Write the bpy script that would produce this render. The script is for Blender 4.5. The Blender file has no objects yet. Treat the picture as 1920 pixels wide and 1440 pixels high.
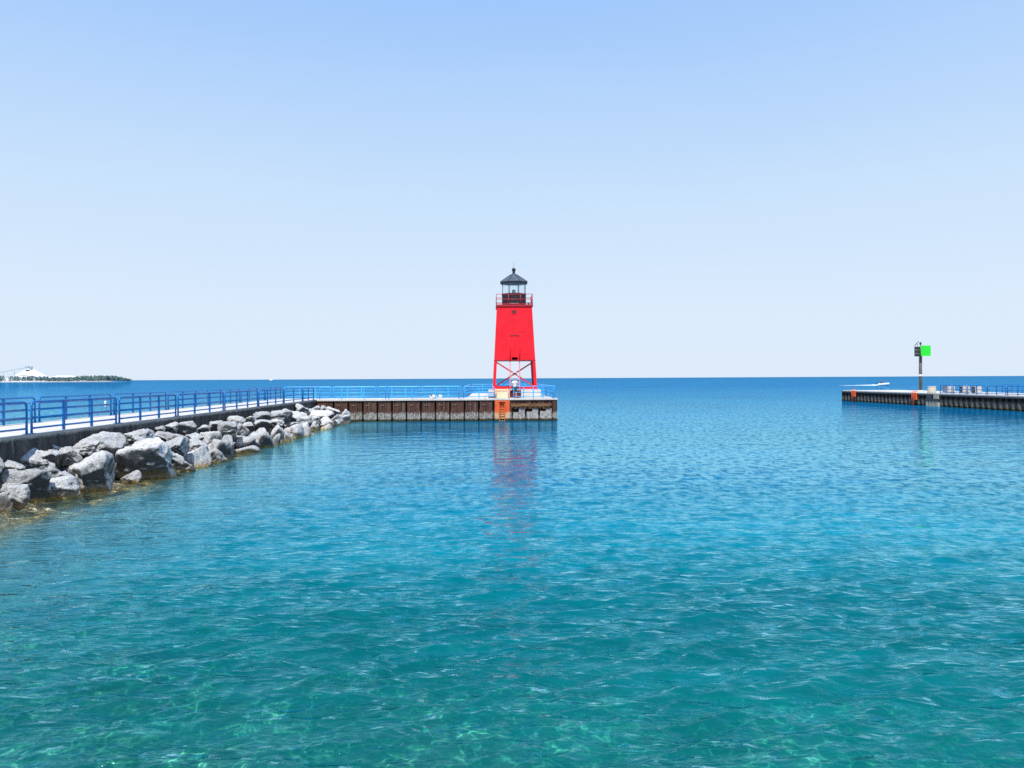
import bpy, bmesh, math, random
import numpy as np
from mathutils import Vector, Matrix, Euler, noise

random.seed(7)
rng = np.random.default_rng(7)
R = math.radians
scene = bpy.context.scene
col = scene.collection

# ------------------------------------------------------------------ camera numbers
CAM_Z = 3.48
FPX = 1450.0                     # focal length in photo pixels (1920 wide)
ROLL = R(-0.28)
PITCH = math.atan(10.6 / FPX)

def at(px, py, Y):
    """world point seen at photo pixel (px,py) at forward distance Y (used to survey the site)"""
    dx, dy = px - 960.0, py - 720.0
    c, s = math.cos(ROLL), math.sin(ROLL)
    ix = dx * c - (-dy) * s
    iy = dx * s + (-dy) * c
    v = Vector((ix, iy, -FPX))
    v = Matrix.Rotation(R(90) - PITCH, 3, 'X') @ v
    v *= Y / v.y
    return Vector((v.x, v.y, CAM_Z + v.z))

# ------------------------------------------------------------------ object helpers
def tag(o, label=None, cat=None, group=None, kind=None):
    if label: o['label'] = label
    if cat: o['category'] = cat
    if group: o['group'] = group
    if kind: o['kind'] = kind
    return o

def empty(name, loc, rz=0.0, label=None, cat=None, group=None):
    o = bpy.data.objects.new(name, None)
    o.empty_display_size = 0.2
    o.location = loc
    o.rotation_euler = (0, 0, rz)
    col.objects.link(o)
    return tag(o, label, cat, group)

def children(o):
    return [c for c in list(col.objects) if c.parent == o]

def copy_tree(o, parent=None):
    c = o.copy()
    col.objects.link(c)
    if parent: c.parent = parent
    for ch in list(o.children):
        copy_tree(ch, c)
    return c

class MB:
    """collects shapes, then links them as one mesh object"""
    def __init__(self):
        self.v, self.f, self.s = [], [], []
    def add(self, verts, faces, smooth=False):
        b = len(self.v)
        self.v += [tuple(p) for p in verts]
        self.f += [tuple(b + i for i in f) for f in faces]
        self.s += [smooth] * len(faces)
        return self
    def box(self, x0, x1, y0, y1, z0, z1):
        return self.add([(x0,y0,z0),(x1,y0,z0),(x1,y1,z0),(x0,y1,z0),(x0,y0,z1),(x1,y0,z1),(x1,y1,z1),(x0,y1,z1)],
                 [(0,3,2,1),(4,5,6,7),(0,1,5,4),(1,2,6,5),(2,3,7,6),(3,0,4,7)])
    def frustum(self, b, t, z0, z1):
        """b,t = (x0,x1,y0,y1)"""
        return self.add([(b[0],b[2],z0),(b[1],b[2],z0),(b[1],b[3],z0),(b[0],b[3],z0),(t[0],t[2],z1),(t[1],t[2],z1),(t[1],t[3],z1),(t[0],t[3],z1)],
                 [(0,3,2,1),(4,5,6,7),(0,1,5,4),(1,2,6,5),(2,3,7,6),(3,0,4,7)])
    def tube(self, pts, r, n=8, cap=True, smooth=True):
        pts = [Vector(p) for p in pts]
        rs = r if isinstance(r, (list, tuple)) else [r] * len(pts)
        up = None
        vs, fs = [], []
        for i, p in enumerate(pts):
            a = pts[max(i-1, 0)]; b = pts[min(i+1, len(pts)-1)]
            d = (b - a).normalized()
            if up is None:
                up = Vector((0,0,1)) if abs(d.z) < 0.9 else Vector((1,0,0))
            x = d.cross(up).normalized()
            y = x.cross(d).normalized()
            up = y
            for k in range(n):
                t = 2*math.pi*k/n + math.pi/n
                vs.append(p + (x*math.cos(t) + y*math.sin(t)) * rs[i])
        for i in range(len(pts)-1):
            for k in range(n):
                k2 = (k+1) % n
                fs.append((i*n+k, i*n+k2, (i+1)*n+k2, (i+1)*n+k))
        self.add(vs, fs, smooth)
        if cap:
            b = len(self.v) - len(vs)
            self.f.append(tuple(b + k for k in reversed(range(n)))); self.s.append(False)
            self.f.append(tuple(b + (len(pts)-1)*n + k for k in range(n))); self.s.append(False)
        return self
    def bar(self, p0, p1, w, h):
        p0, p1 = Vector(p0), Vector(p1)
        d = (p1-p0).normalized()
        up = Vector((0,0,1)) if abs(d.z) < 0.95 else Vector((0,1,0))
        x = d.cross(up).normalized(); y = x.cross(d).normalized()
        vs = []
        for p in (p0, p1):
            for sx, sy in ((-1,-1),(1,-1),(1,1),(-1,1)):
                vs.append(p + x*sx*w/2 + y*sy*h/2)
        return self.add(vs, [(3,2,1,0),(4,5,6,7),(0,1,5,4),(1,2,6,5),(2,3,7,6),(3,0,4,7)])
    def lathe(self, prof, n=16, c=(0,0,0), smooth=True, rot=0.0):
        vs, fs = [], []
        for r, z in prof:
            for k in range(n):
                t = 2*math.pi*k/n + rot
                vs.append((c[0]+r*math.cos(t), c[1]+r*math.sin(t), c[2]+z))
        m = len(prof)
        for i in range(m-1):
            for k in range(n):
                k2 = (k+1) % n
                fs.append((i*n+k, i*n+k2, (i+1)*n+k2, (i+1)*n+k))
        self.add(vs, fs, smooth)
        b = len(self.v) - len(vs)
        self.f.append(tuple(b+k for k in reversed(range(n)))); self.s.append(False)
        self.f.append(tuple(b+(m-1)*n+k for k in range(n))); self.s.append(False)
        return self
    def prism(self, poly, z0, z1):
        n = len(poly)
        vs = [(x,y,z0) for x,y in poly] + [(x,y,z1) for x,y in poly]
        fs = [tuple(reversed(range(n))), tuple(range(n,2*n))]
        fs += [(i,(i+1)%n,n+(i+1)%n,n+i) for i in range(n)]
        return self.add(vs, fs)
    def build(self, name, mat, parent=None, loc=None, bevel=0.0):
        me = bpy.data.meshes.new(name)
        me.from_pydata(self.v, [], self.f)
        me.polygons.foreach_set('use_smooth', self.s)
        me.materials.append(mat)
        me.update()
        o = bpy.data.objects.new(name, me)
        col.objects.link(o)
        if parent: o.parent = parent
        if loc: o.location = loc
        if bevel:
            m = o.modifiers.new('bevel', 'BEVEL'); m.width = bevel; m.segments = 2; m.limit_method = 'ANGLE'
        return o

# ------------------------------------------------------------------ materials
def mat_new(name):
    m = bpy.data.materials.new(name); m.use_nodes = True
    nt = m.node_tree
    nt.nodes.clear()
    out = nt.nodes.new('ShaderNodeOutputMaterial')
    return m, nt, out

class NT:
    def __init__(self, nt): self.nt = nt
    def n(self, t, **kw):
        nd = self.nt.nodes.new(t)
        for k, v in kw.items(): setattr(nd, k, v)
        return nd
    def link(self, a, b): self.nt.links.new(a, b)
    def setin(self, sock, v):
        if isinstance(v, bpy.types.NodeSocket): self.link(v, sock)
        elif v is not None: sock.default_value = v
    def math(self, op, a, b=None, c=None, clamp=False):
        m = self.n('ShaderNodeMath', operation=op); m.use_clamp = clamp
        self.setin(m.inputs[0], a)
        if b is not None: self.setin(m.inputs[1], b)
        if c is not None: self.setin(m.inputs[2], c)
        return m.outputs[0]
    def mix(self, fac, a, b, blend='MIX'):
        m = self.n('ShaderNodeMix', data_type='RGBA', blend_type=blend)
        self.setin(m.inputs[0], fac)
        self.setin(m.inputs[6], a if not isinstance(a, tuple) else (*a, 1) if len(a) == 3 else a)
        self.setin(m.inputs[7], b if not isinstance(b, tuple) else (*b, 1) if len(b) == 3 else b)
        return m.outputs[2]
    def noise(self, vec, scale, detail=4, rough=0.55, dist=0.0):
        t = self.n('ShaderNodeTexNoise')
        if vec is not None: self.link(vec, t.inputs['Vector'])
        t.inputs['Scale'].default_value = scale
        t.inputs['Detail'].default_value = detail
        t.inputs['Roughness'].default_value = rough
        t.inputs['Distortion'].default_value = dist
        return t.outputs['Fac']
    def ramp(self, fac, stops, interp='LINEAR'):
        r = self.n('ShaderNodeValToRGB'); r.color_ramp.interpolation = interp
        el = r.color_ramp.elements
        while len(el) < len(stops): el.new(0.5)
        for e, (p, c) in zip(el, stops):
            e.position = p; e.color = (*c, 1) if len(c) == 3 else c
        self.link(fac, r.inputs[0])
        return r.outputs[0]
    def maprange(self, v, a, b, c=0.0, d=1.0):
        m = self.n('ShaderNodeMapRange'); m.clamp = True
        self.setin(m.inputs[0], v)
        for i, x in enumerate((a,b,c,d)): self.setin(m.inputs[i+1], x)
        return m.outputs[0]
    def mapping(self, vec, scale=(1,1,1), rot=(0,0,0)):
        m = self.n('ShaderNodeMapping')
        self.link(vec, m.inputs[0])
        m.inputs['Scale'].default_value = scale; m.inputs['Rotation'].default_value = rot
        return m.outputs[0]
    def bump(self, h, strength=0.5, dist=0.02, normal=None):
        b = self.n('ShaderNodeBump')
        b.inputs['Strength'].default_value = strength; b.inputs['Distance'].default_value = dist
        self.link(h, b.inputs['Height'])
        if normal is not None: self.link(normal, b.inputs['Normal'])
        return b.outputs[0]
    def principled(self, out, color, rough=0.6, metal=0.0, normal=None, spec=0.5):
        p = self.n('ShaderNodeBsdfPrincipled')
        self.setin(p.inputs['Base Color'], (*color,1) if isinstance(color, tuple) and len(color)==3 else color)
        self.setin(p.inputs['Roughness'], rough)
        p.inputs['Metallic'].default_value = metal
        p.inputs['Specular IOR Level'].default_value = spec
        if normal is not None: self.link(normal, p.inputs['Normal'])
        self.link(p.outputs[0], out.inputs[0])
        return p

def geo_pos(T): return T.n('ShaderNodeNewGeometry').outputs['Position']
def obj_co(T): return T.n('ShaderNodeTexCoord').outputs['Object']
def sep(T, v):
    s = T.n('ShaderNodeSeparateXYZ'); T.link(v, s.inputs[0]); return s.outputs

def paint_mat(name, c1, c2, rough=0.45, scale=3.0, streak=0.3, spec=0.5, chip=None):
    """painted metal: slow tone changes, vertical streaks, slight waviness, optional worn spots"""
    m, nt, out = mat_new(name); T = NT(nt)
    p = geo_pos(T)
    a = T.noise(p, scale, 5)
    st = T.noise(T.mapping(p, (6,6,0.5)), 1.5, 4)
    f = T.math('ADD', T.math('MULTIPLY', a, 1-streak), T.math('MULTIPLY', st, streak))
    f = T.maprange(f, 0.32, 0.68)
    c = T.mix(f, c1, c2)
    if chip:
        k = T.maprange(T.noise(p, 18, 6, 0.7), 0.64, 0.70)
        c = T.mix(k, c, chip)
    T.principled(out, c, T.maprange(a, 0.3, 0.7, rough-0.08, rough+0.12), 0, T.bump(T.noise(p, 25, 3), 0.25, 0.01), spec)
    return m

M = {}
M['blue'] = paint_mat('rail_blue_paint', (0.0,0.135,0.42), (0.0,0.20,0.54), 0.33, 2.0, 0.4, spec=0.4, chip=(0.01,0.11,0.34))
M['blue_sunlit'] = paint_mat('sunlit_blue_paint', (0.03,0.36,0.78), (0.08,0.46,0.86), 0.33, 2.0, 0.4, spec=0.5, chip=(0.02,0.2,0.5))  # lit copy of the rail blue: sunlight put into the colour
M['red'] = paint_mat('tower_red_paint', (0.72,0.012,0.022), (0.93,0.022,0.038), 0.55, 0.9, 0.55, spec=0.15)
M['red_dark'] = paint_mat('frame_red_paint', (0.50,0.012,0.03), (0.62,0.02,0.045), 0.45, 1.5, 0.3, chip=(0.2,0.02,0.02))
M['maroon'] = paint_mat('step_maroon_paint', (0.10,0.008,0.015), (0.16,0.015,0.02), 0.6)
M['pink'] = paint_mat('ladder_sunlit_red_paint', (0.74,0.07,0.10), (0.80,0.22,0.24), 0.5, 3.0)  # ladder red made paler: sun glare put into the colour
M['black'] = paint_mat('lantern_black_paint', (0.004,0.004,0.006), (0.012,0.010,0.013), 0.45)
M['roof'] = paint_mat('lantern_roof_metal', (0.045,0.06,0.08), (0.11,0.135,0.16), 0.42, 2.5, 0.6)
M['orange'] = paint_mat('ladder_orange_paint', (0.80,0.10,0.02), (0.88,0.17,0.05), 0.55, 2.0, 0.5, chip=(0.45,0.2,0.1))
M['cream'] = paint_mat('gate_cream_paint', (0.80,0.62,0.36), (0.84,0.72,0.50), 0.6, 2.0, 0.4, chip=(0.7,0.4,0.2))
M['plaque'] = paint_mat('plaque_grey_blue_paint', (0.12,0.2,0.3), (0.2,0.3,0.42), 0.5)
M['white'] = paint_mat('boat_white_paint', (0.74,0.75,0.76), (0.82,0.82,0.82), 0.35)
M['green'] = paint_mat('dayboard_green_film', (0.01,0.62,0.02), (0.03,0.76,0.04), 0.5, 1.0)
M['darkgrey'] = paint_mat('dark_grey_metal', (0.02,0.022,0.028), (0.05,0.052,0.06), 0.45)
M['grey'] = paint_mat('galvanised_grey', (0.16,0.16,0.16), (0.27,0.26,0.24), 0.5, chip=(0.12,0.09,0.07))
M['pole'] = paint_mat('weathered_steel_pole', (0.07,0.06,0.055), (0.16,0.14,0.12), 0.6)
M['yellow'] = paint_mat('rung_yellow_paint', (0.62,0.40,0.06), (0.45,0.22,0.06), 0.6, 8.0)
M['hatch'] = paint_mat('dark_hatch_paint', (0.10,0.012,0.012), (0.16,0.02,0.02), 0.6)
M['seam'] = paint_mat('dark_red_trim', (0.33,0.008,0.016), (0.42,0.012,0.02), 0.55)

def glass_mat():
    m, nt, out = mat_new('lantern_glass'); T = NT(nt)
    tr = T.n('ShaderNodeBsdfTransparent'); tr.inputs[0].default_value = (0.92,0.985,1.0,1)
    gl = T.n('ShaderNodeBsdfGlossy'); gl.inputs['Roughness'].default_value = 0.03
    lw = T.n('ShaderNodeLayerWeight'); lw.inputs[0].default_value = 0.5
    fr_ = T.math('MULTIPLY', T.math('POWER', lw.outputs['Facing'], 3.0), 0.5)
    nz = T.noise(geo_pos(T), 3.0, 3)
    mx = T.n('ShaderNodeMixShader')
    T.link(T.math('MULTIPLY', T.math('ADD', fr_, 0.06), T.maprange(nz,0.3,0.7,0.9,1.1)), mx.inputs[0])
    T.link(tr.outputs[0], mx.inputs[1]); T.link(gl.outputs[0], mx.inputs[2])
    T.link(mx.outputs[0], out.inputs[0])
    return m
M['glass'] = glass_mat()

def deck_mat():
    m, nt, out = mat_new('pale_concrete_deck'); T = NT(nt)
    p = geo_pos(T)
    a = T.noise(p, 0.9, 6, 0.65); b = T.noise(p, 12, 5, 0.6)
    c = T.mix(T.maprange(a,0.35,0.7), (0.68,0.65,0.58), (0.54,0.50,0.44))
    c = T.mix(T.maprange(b,0.55,0.75), c, (0.44,0.41,0.36))
    T.principled(out, c, 0.85, 0, T.bump(b, 0.3, 0.01), 0.2)
    return m
M['deck'] = deck_mat()

def wall_mat():
    m, nt, out = mat_new('stained_concrete_wall'); T = NT(nt)
    p = geo_pos(T); z = sep(T, p)[2]
    st = T.noise(T.mapping(p, (2.2,2.2,0.22)), 1.6, 6, 0.65)
    b = T.noise(p, 5, 7, 0.7)
    c = T.mix(T.maprange(st,0.35,0.65), (0.030,0.028,0.026), (0.13,0.125,0.12))
    wl = T.maprange(T.noise(T.mapping(p, (3,3,0.35)), 2.2, 4, 0.6), 0.62, 0.72)
    c = T.mix(T.math('MULTIPLY', wl, 0.7), c, (0.36,0.35,0.34))
    c = T.mix(T.maprange(b,0.5,0.72), c, (0.05,0.046,0.042))
    top = T.maprange(T.math('ADD', z, T.math('MULTIPLY', b, 0.25)), 1.80, 1.9)
    c = T.mix(top, c, (0.42,0.40,0.36))
    T.principled(out, c, 0.9, 0, T.bump(b, 0.9, 0.05), 0.15)
    return m
M['wall'] = wall_mat()

def pile_mat(name, rust1, rust2, pale1, pale2, zpale):
    m, nt, out = mat_new(name); T = NT(nt)
    p = geo_pos(T); z = sep(T, p)[2]
    st = T.noise(T.mapping(p, (7,7,0.18)), 1.5, 5, 0.65)
    b = T.noise(p, 4, 6, 0.7)
    rust = T.mix(T.maprange(st,0.38,0.64), rust1, rust2)
    lt = T.maprange(T.noise(T.mapping(p, (9,9,0.3)), 1.3, 3), 0.60, 0.70)
    rust = T.mix(T.math('MULTIPLY', lt, 0.55), rust, (0.30,0.25,0.20))
    rust = T.mix(T.math('MULTIPLY', T.maprange(b,0.52,0.7), 0.6), rust, (0.020,0.014,0.012))
    pb = T.noise(T.mapping(p, (2,2,1.4)), 3.5, 6, 0.75)
    pale = T.mix(T.maprange(pb,0.36,0.62), pale1, pale2)
    edge = T.math('ADD', T.math('ADD', z, T.math('MULTIPLY', T.math('SUBTRACT', st, 0.5), 0.9)), T.math('MULTIPLY', T.math('SUBTRACT', b, 0.5), 0.35))
    c = T.mix(T.maprange(edge, zpale+0.06, zpale-0.06), rust, pale)
    wet = T.maprange(T.math('ADD', z, T.math('MULTIPLY', T.math('SUBTRACT', pb, 0.5), 0.35)), 0.26, 0.14)
    c = T.mix(wet, c, (0.035,0.034,0.012))
    T.principled(out, c, 0.75, 0, T.bump(T.math('ADD', b, pb), 0.5, 0.03), 0.25)
    return m
M['pile'] = pile_mat('rusty_sheet_pile', (0.045,0.020,0.014), (0.150,0.066,0.046), (0.095,0.08,0.065), (0.46,0.43,0.375), 0.68)
M['pile_far'] = pile_mat('dark_sheet_pile', (0.016,0.010,0.007), (0.085,0.050,0.032), (0.05,0.040,0.032), (0.30,0.25,0.20), 0.80)
M['pale_pile'] = pile_mat('pale_concrete_pile', (0.30,0.27,0.24), (0.46,0.43,0.40), (0.20,0.17,0.15), (0.52,0.49,0.44), 0.75)
M['orange_pile'] = pile_mat('orange_painted_pile', (0.80,0.10,0.02), (0.86,0.19,0.06), (0.62,0.30,0.13), (0.66,0.50,0.33), 0.62)

def timber_mat():
    m, nt, out = mat_new('weathered_timber'); T = NT(nt)
    p = geo_pos(T)
    g = T.noise(T.mapping(p, (0.6,6,9)), 3, 6, 0.6)
    c = T.mix(T.maprange(g,0.35,0.65), (0.09,0.045,0.022), (0.30,0.16,0.075))
    T.principled(out, c, 0.8, 0, T.bump(g, 0.6, 0.03), 0.2)
    return m
M['timber'] = timber_mat()

def cyl_concrete():
    m, nt, out = mat_new('cream_concrete'); T = NT(nt)
    p = geo_pos(T); b = T.noise(p, 4, 6, 0.65)
    c = T.mix(T.maprange(b,0.35,0.65), (0.40,0.35,0.26), (0.50,0.46,0.37))
    T.principled(out, c, 0.85, 0, T.bump(b,0.4,0.03), 0.2)
    return m
M['cream_concrete'] = cyl_concrete()

def rock_mat():
    m, nt, out = mat_new('limestone_boulder'); T = NT(nt)
    p = geo_pos(T); z = sep(T, p)[2]
    oi = T.n('ShaderNodeObjectInfo')
    rnd = oi.outputs['Random']
    ofs = T.n('ShaderNodeVectorMath', operation='ADD')
    T.link(obj_co(T), ofs.inputs[0])
    cx = T.n('ShaderNodeCombineXYZ'); T.link(T.math('MULTIPLY', rnd, 37.0), cx.inputs[0]); T.link(T.math('MULTIPLY', rnd, 91.0), cx.inputs[2])
    T.link(cx.outputs[0], ofs.inputs[1])
    v = ofs.outputs[0]
    a = T.noise(v, 1.6, 6, 0.7)
    b = T.noise(T.mapping(v, (1,1,2.2), (0.5,0.3,0.2)), 9, 7, 0.72, 0.6)
    f = T.noise(v, 42, 5, 0.75)
    c = T.mix(T.maprange(a,0.36,0.62), (0.56,0.55,0.53), (0.82,0.805,0.775))
    c = T.mix(T.maprange(b,0.47,0.66), c, (0.92,0.915,0.90))
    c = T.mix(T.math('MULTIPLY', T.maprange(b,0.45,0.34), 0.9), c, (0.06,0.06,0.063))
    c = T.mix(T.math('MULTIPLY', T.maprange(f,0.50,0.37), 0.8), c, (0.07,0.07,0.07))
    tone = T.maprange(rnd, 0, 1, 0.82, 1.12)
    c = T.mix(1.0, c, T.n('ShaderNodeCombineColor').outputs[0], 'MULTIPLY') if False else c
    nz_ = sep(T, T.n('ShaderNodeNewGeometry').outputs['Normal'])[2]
    c = T.mix(T.maprange(T.math('ADD', nz_, T.math('MULTIPLY', T.math('SUBTRACT', a, 0.5), 0.6)), 0.12, -0.30), c, T.mix(0.85, c, (0.035,0.036,0.040)))  # shade on undersides and overhangs put into the rock colour
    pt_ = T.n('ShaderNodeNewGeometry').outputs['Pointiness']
    c = T.mix(T.maprange(pt_, 0.47, 0.42), c, (0.04,0.04,0.042))  # shade in hollows and cracks painted as near-black rock colour
    hs = T.n('ShaderNodeHueSaturation'); T.link(tone, hs.inputs['Value']); T.link(c, hs.inputs['Color']); c = hs.outputs[0]
    zz = T.math('ADD', z, T.math('MULTIPLY', T.math('SUBTRACT', a, 0.5), 0.5))
    c = T.mix(T.math('MULTIPLY', T.maprange(zz, T.maprange(rnd,0,1,0.14,0.38), 0.06), T.maprange(rnd,0.2,0.9,0.25,0.85)), c, T.mix(b, (0.36,0.27,0.18), (0.62,0.53,0.42)))
    wet = T.maprange(zz, 0.10, 0.0)
    c = T.mix(wet, c, T.mix(T.maprange(b,0.35,0.6), (0.26,0.15,0.035), (0.60,0.43,0.16)))
    c = T.mix(T.maprange(zz, -0.2, -0.75), c, T.mix(T.maprange(b,0.35,0.6), (0.50,0.40,0.18), (0.90,0.78,0.54)))
    rg = T.maprange(wet, 0, 1, 0.85, 0.35)
    h = T.math('ADD', T.math('MULTIPLY', b, 1.0), T.math('MULTIPLY', f, 0.35))
    T.principled(out, c, rg, 0, T.bump(h, 1.0, 0.06), 0.2)
    return m
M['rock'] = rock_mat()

def bank_mat():
    m, nt, out = mat_new('dark_rubble'); T = NT(nt)
    p = geo_pos(T); b = T.noise(p, 3, 6, 0.7)
    c = T.mix(T.maprange(b,0.35,0.65), (0.02,0.02,0.02), (0.09,0.085,0.08))
    z = sep(T, p)[2]
    c = T.mix(T.maprange(z, 0.06, -0.1), c, T.mix(T.maprange(b,0.4,0.6), (0.28,0.20,0.10), (0.68,0.56,0.38)))
    T.principled(out, c, 0.9, 0, T.bump(b,1.0,0.1), 0.1)
    return m
M['bank'] = bank_mat()

def bed_mat():
    m, nt, out = mat_new('stony_lake_bed'); T = NT(nt)
    p = geo_pos(T)
    vo = T.n('ShaderNodeTexVoronoi'); vo.inputs['Scale'].default_value = 2.1
    w = T.noise(p, 1.3, 4)
    mm = T.n('ShaderNodeVectorMath', operation='ADD'); T.link(p, mm.inputs[0])
    cx = T.n('ShaderNodeCombineXYZ'); T.link(w, cx.inputs[0]); T.link(w, cx.inputs[1]); T.link(cx.outputs[0], mm.inputs[1])
    T.link(mm.outputs[0], vo.inputs['Vector'])
    d = vo.outputs['Distance']
    cc = sep(T, vo.outputs['Color'])[0]
    a = T.noise(p, 0.6, 4); f = T.noise(p, 9, 5, 0.7)
    c = T.mix(cc, (0.20,0.25,0.13), (0.84,0.82,0.58))
    c = T.mix(T.maprange(d,0.42,0.62), c, (0.05,0.10,0.06))
    c = T.mix(T.math('MULTIPLY', T.maprange(a,0.45,0.62), 0.8), c, (0.05,0.10,0.06))
    c = T.mix(T.math('MULTIPLY', f, 0.5), c, (0.30,0.33,0.16))
    T.principled(out, c, 0.9, 0, None, 0.0)
    return m
M['bed'] = bed_mat()

def water_mat():
    m, nt, out = mat_new('lake_water'); T = NT(nt)
    p = geo_pos(T)
    at_c = T.n('ShaderNodeAttribute', attribute_name='clarity').outputs['Fac']
    at_t = T.n('ShaderNodeAttribute', attribute_name='tint').outputs['Color']
    at_b = T.n('ShaderNodeAttribute', attribute_name='body').outputs['Color']
    at_f = T.n('ShaderNodeAttribute', attribute_name='open').outputs['Fac']     # 0 in the harbour, 1 on the open lake
    # small ripples on top of the modelled waves
    v1 = T.mapping(p, (0.6,1.7,1.0), (0,0,R(-12)))
    n1 = T.noise(v1, 5.0, 3, 0.55, 0.4)
    v2 = T.mapping(p, (0.7,1.4,1.0), (0,0,R(18)))
    n2 = T.noise(v2, 13.0, 3, 0.6, 0.3)
    n3 = T.noise(T.mapping(p, (0.55,0.9,1.0), (0,0,R(-7))), 1.0, 3, 0.55, 0.2)
    h = T.math('ADD', T.math('ADD', T.math('MULTIPLY', n1, 1.0), T.math('MULTIPLY', n2, 0.35)), T.math('MULTIPLY', n3, 1.2))
    patch = T.maprange(T.noise(T.mapping(p, (0.10,0.16,1)), 1.0, 3), 0.35, 0.65, 0.45, 1.15)
    bp = T.n('ShaderNodeBump'); bp.inputs['Distance'].default_value = 0.024
    dst0 = T.n('ShaderNodeVectorMath', operation='LENGTH'); T.link(p, dst0.inputs[0])
    T.link(T.math('MULTIPLY', T.math('MULTIPLY', patch, 0.8), T.maprange(dst0.outputs['Value'], 10, 32, 1.0, 0.30)), bp.inputs['Strength']); T.link(h, bp.inputs['Height'])
    # sharp wavelet crests: creases where two noise fields cross
    dst = T.n('ShaderNodeVectorMath', operation='LENGTH'); T.link(p, dst.inputs[0])
    def crest(sx, sy, rot, det, dist):
        n = T.noise(T.mapping(p, (sx,sy,1), (0,0,R(rot))), 1.0, det, 0.5, dist)
        return T.math('SUBTRACT', 1.0, T.math('SQRT', T.math('ADD', T.math('POWER', T.math('SUBTRACT', T.math('MULTIPLY', n, 2.0), 1.0), 2.0), 0.002)))
    hc = T.math('ADD', crest(0.80, 2.1, -27, 2, 0.7), T.math('MULTIPLY', crest(1.9, 5.2, -4, 2, 0.4), 0.42))
    bp2 = T.n('ShaderNodeBump'); bp2.inputs['Distance'].default_value = 0.11
    T.link(T.maprange(dst.outputs['Value'], 8, 32, 0.90, 0.06), bp2.inputs['Strength'])
    T.link(hc, bp2.inputs['Height']); T.link(bp.outputs[0], bp2.inputs['Normal'])
    N = bp2.outputs[0]
    fr = T.n('ShaderNodeFresnel'); fr.inputs['IOR'].default_value = 1.33; T.link(N, fr.inputs['Normal'])
    cap = T.maprange(at_f, 0, 1, 0.72, 0.42)
    rip = T.noise(T.mapping(p, (3.4,2.0,1), (0,0,R(-8))), 1.0, 6, 0.70, 0.3)
    rip = T.maprange(rip, 0.39, 0.60, 0.15, 1.25)
    fz = T.math('MULTIPLY', T.maprange(dst.outputs['Value'], 6, 28, 0.55, 1.0), 1.0)
    rip = T.math('ADD', T.math('MULTIPLY', rip, fz), T.math('SUBTRACT', 1.0, fz))
    lin = T.maprange(T.math('ADD', crest(1.3, 1.9, -16, 3, 0.5), T.math('MULTIPLY', crest(2.6, 3.6, 4, 2, 0.5), 0.6)), 1.02, 1.52, 0.42, 1.65)
    midf = T.math('MULTIPLY', T.maprange(dst.outputs['Value'], 9, 20), T.maprange(dst.outputs['Value'], 140, 60))
    rip = T.math('MULTIPLY', rip, T.math('ADD', T.math('MULTIPLY', lin, midf), T.math('SUBTRACT', 1.0, midf)))
    at_m = T.n('ShaderNodeAttribute', attribute_name='calm').outputs['Fac']
    cf = T.math('MULTIPLY', at_m, 0.6)
    rip = T.math('ADD', T.math('MULTIPLY', rip, T.math('SUBTRACT', 1.0, cf)), T.math('MULTIPLY', cf, 1.05))
    at_s = T.n('ShaderNodeAttribute', attribute_name='edge').outputs['Fac']
    cap = T.math('MULTIPLY', cap, T.maprange(at_s, 0, 1, 1.0, 0.40))
    F = T.math('MINIMUM', T.math('MULTIPLY', T.math('MINIMUM', T.math('MULTIPLY', fr.outputs[0], 1.35), cap), rip), 0.8)
    gl = T.n('ShaderNodeBsdfGlossy'); gl.inputs['Roughness'].default_value = 0.03
    T.link(N, gl.inputs['Normal'])
    T.link(T.mix(at_f, (0.46,0.92,1.0), (0.26,0.74,1.0)), gl.inputs['Color'])
    df = T.n('ShaderNodeBsdfDiffuse'); T.link(N, df.inputs['Normal'])
    stk = T.noise(T.mapping(p, (0.035,0.16,1), (0,0,R(-3))), 1.0, 6, 0.65)
    stk2 = T.noise(T.mapping(p, (0.7,2.0,1), (0,0,R(-8))), 1.0, 5, 0.65)
    var = T.math('MULTIPLY', T.maprange(stk, 0.3, 0.7, 0.72, 1.28), T.maprange(stk2, 0.3, 0.7, 0.80, 1.22))
    bsc = T.n('ShaderNodeVectorMath', operation='SCALE'); T.link(at_b, bsc.inputs[0]); T.link(var, bsc.inputs['Scale'])
    T.link(bsc.outputs[0], df.inputs['Color'])
    # clear water: most light refracts, part passes straight and lights the stones below
    rf = T.n('ShaderNodeBsdfRefraction'); rf.inputs['IOR'].default_value = 1.33; rf.inputs['Roughness'].default_value = 0.0
    T.link(N, rf.inputs['Normal']); T.link(at_t, rf.inputs['Color'])
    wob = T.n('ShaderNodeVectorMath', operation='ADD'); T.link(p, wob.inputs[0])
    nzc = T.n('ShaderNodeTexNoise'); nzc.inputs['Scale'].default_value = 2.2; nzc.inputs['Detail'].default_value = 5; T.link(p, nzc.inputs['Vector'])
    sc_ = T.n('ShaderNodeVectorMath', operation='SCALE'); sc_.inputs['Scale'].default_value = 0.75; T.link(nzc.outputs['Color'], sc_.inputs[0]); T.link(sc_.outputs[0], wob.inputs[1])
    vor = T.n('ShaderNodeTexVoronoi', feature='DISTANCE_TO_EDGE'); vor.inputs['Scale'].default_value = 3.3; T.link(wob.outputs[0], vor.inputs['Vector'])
    foc = T.math('ADD', 0.6, T.math('MULTIPLY', T.math('POWER', T.maprange(vor.outputs['Distance'], 0.0, 0.13, 1.0, 0.0), 2.0), T.maprange(T.noise(p, 0.9, 4, 0.6), 0.36, 0.64, 0.3, 3.2)))  # bright caustic light lines put into the clear-water colour
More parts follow.
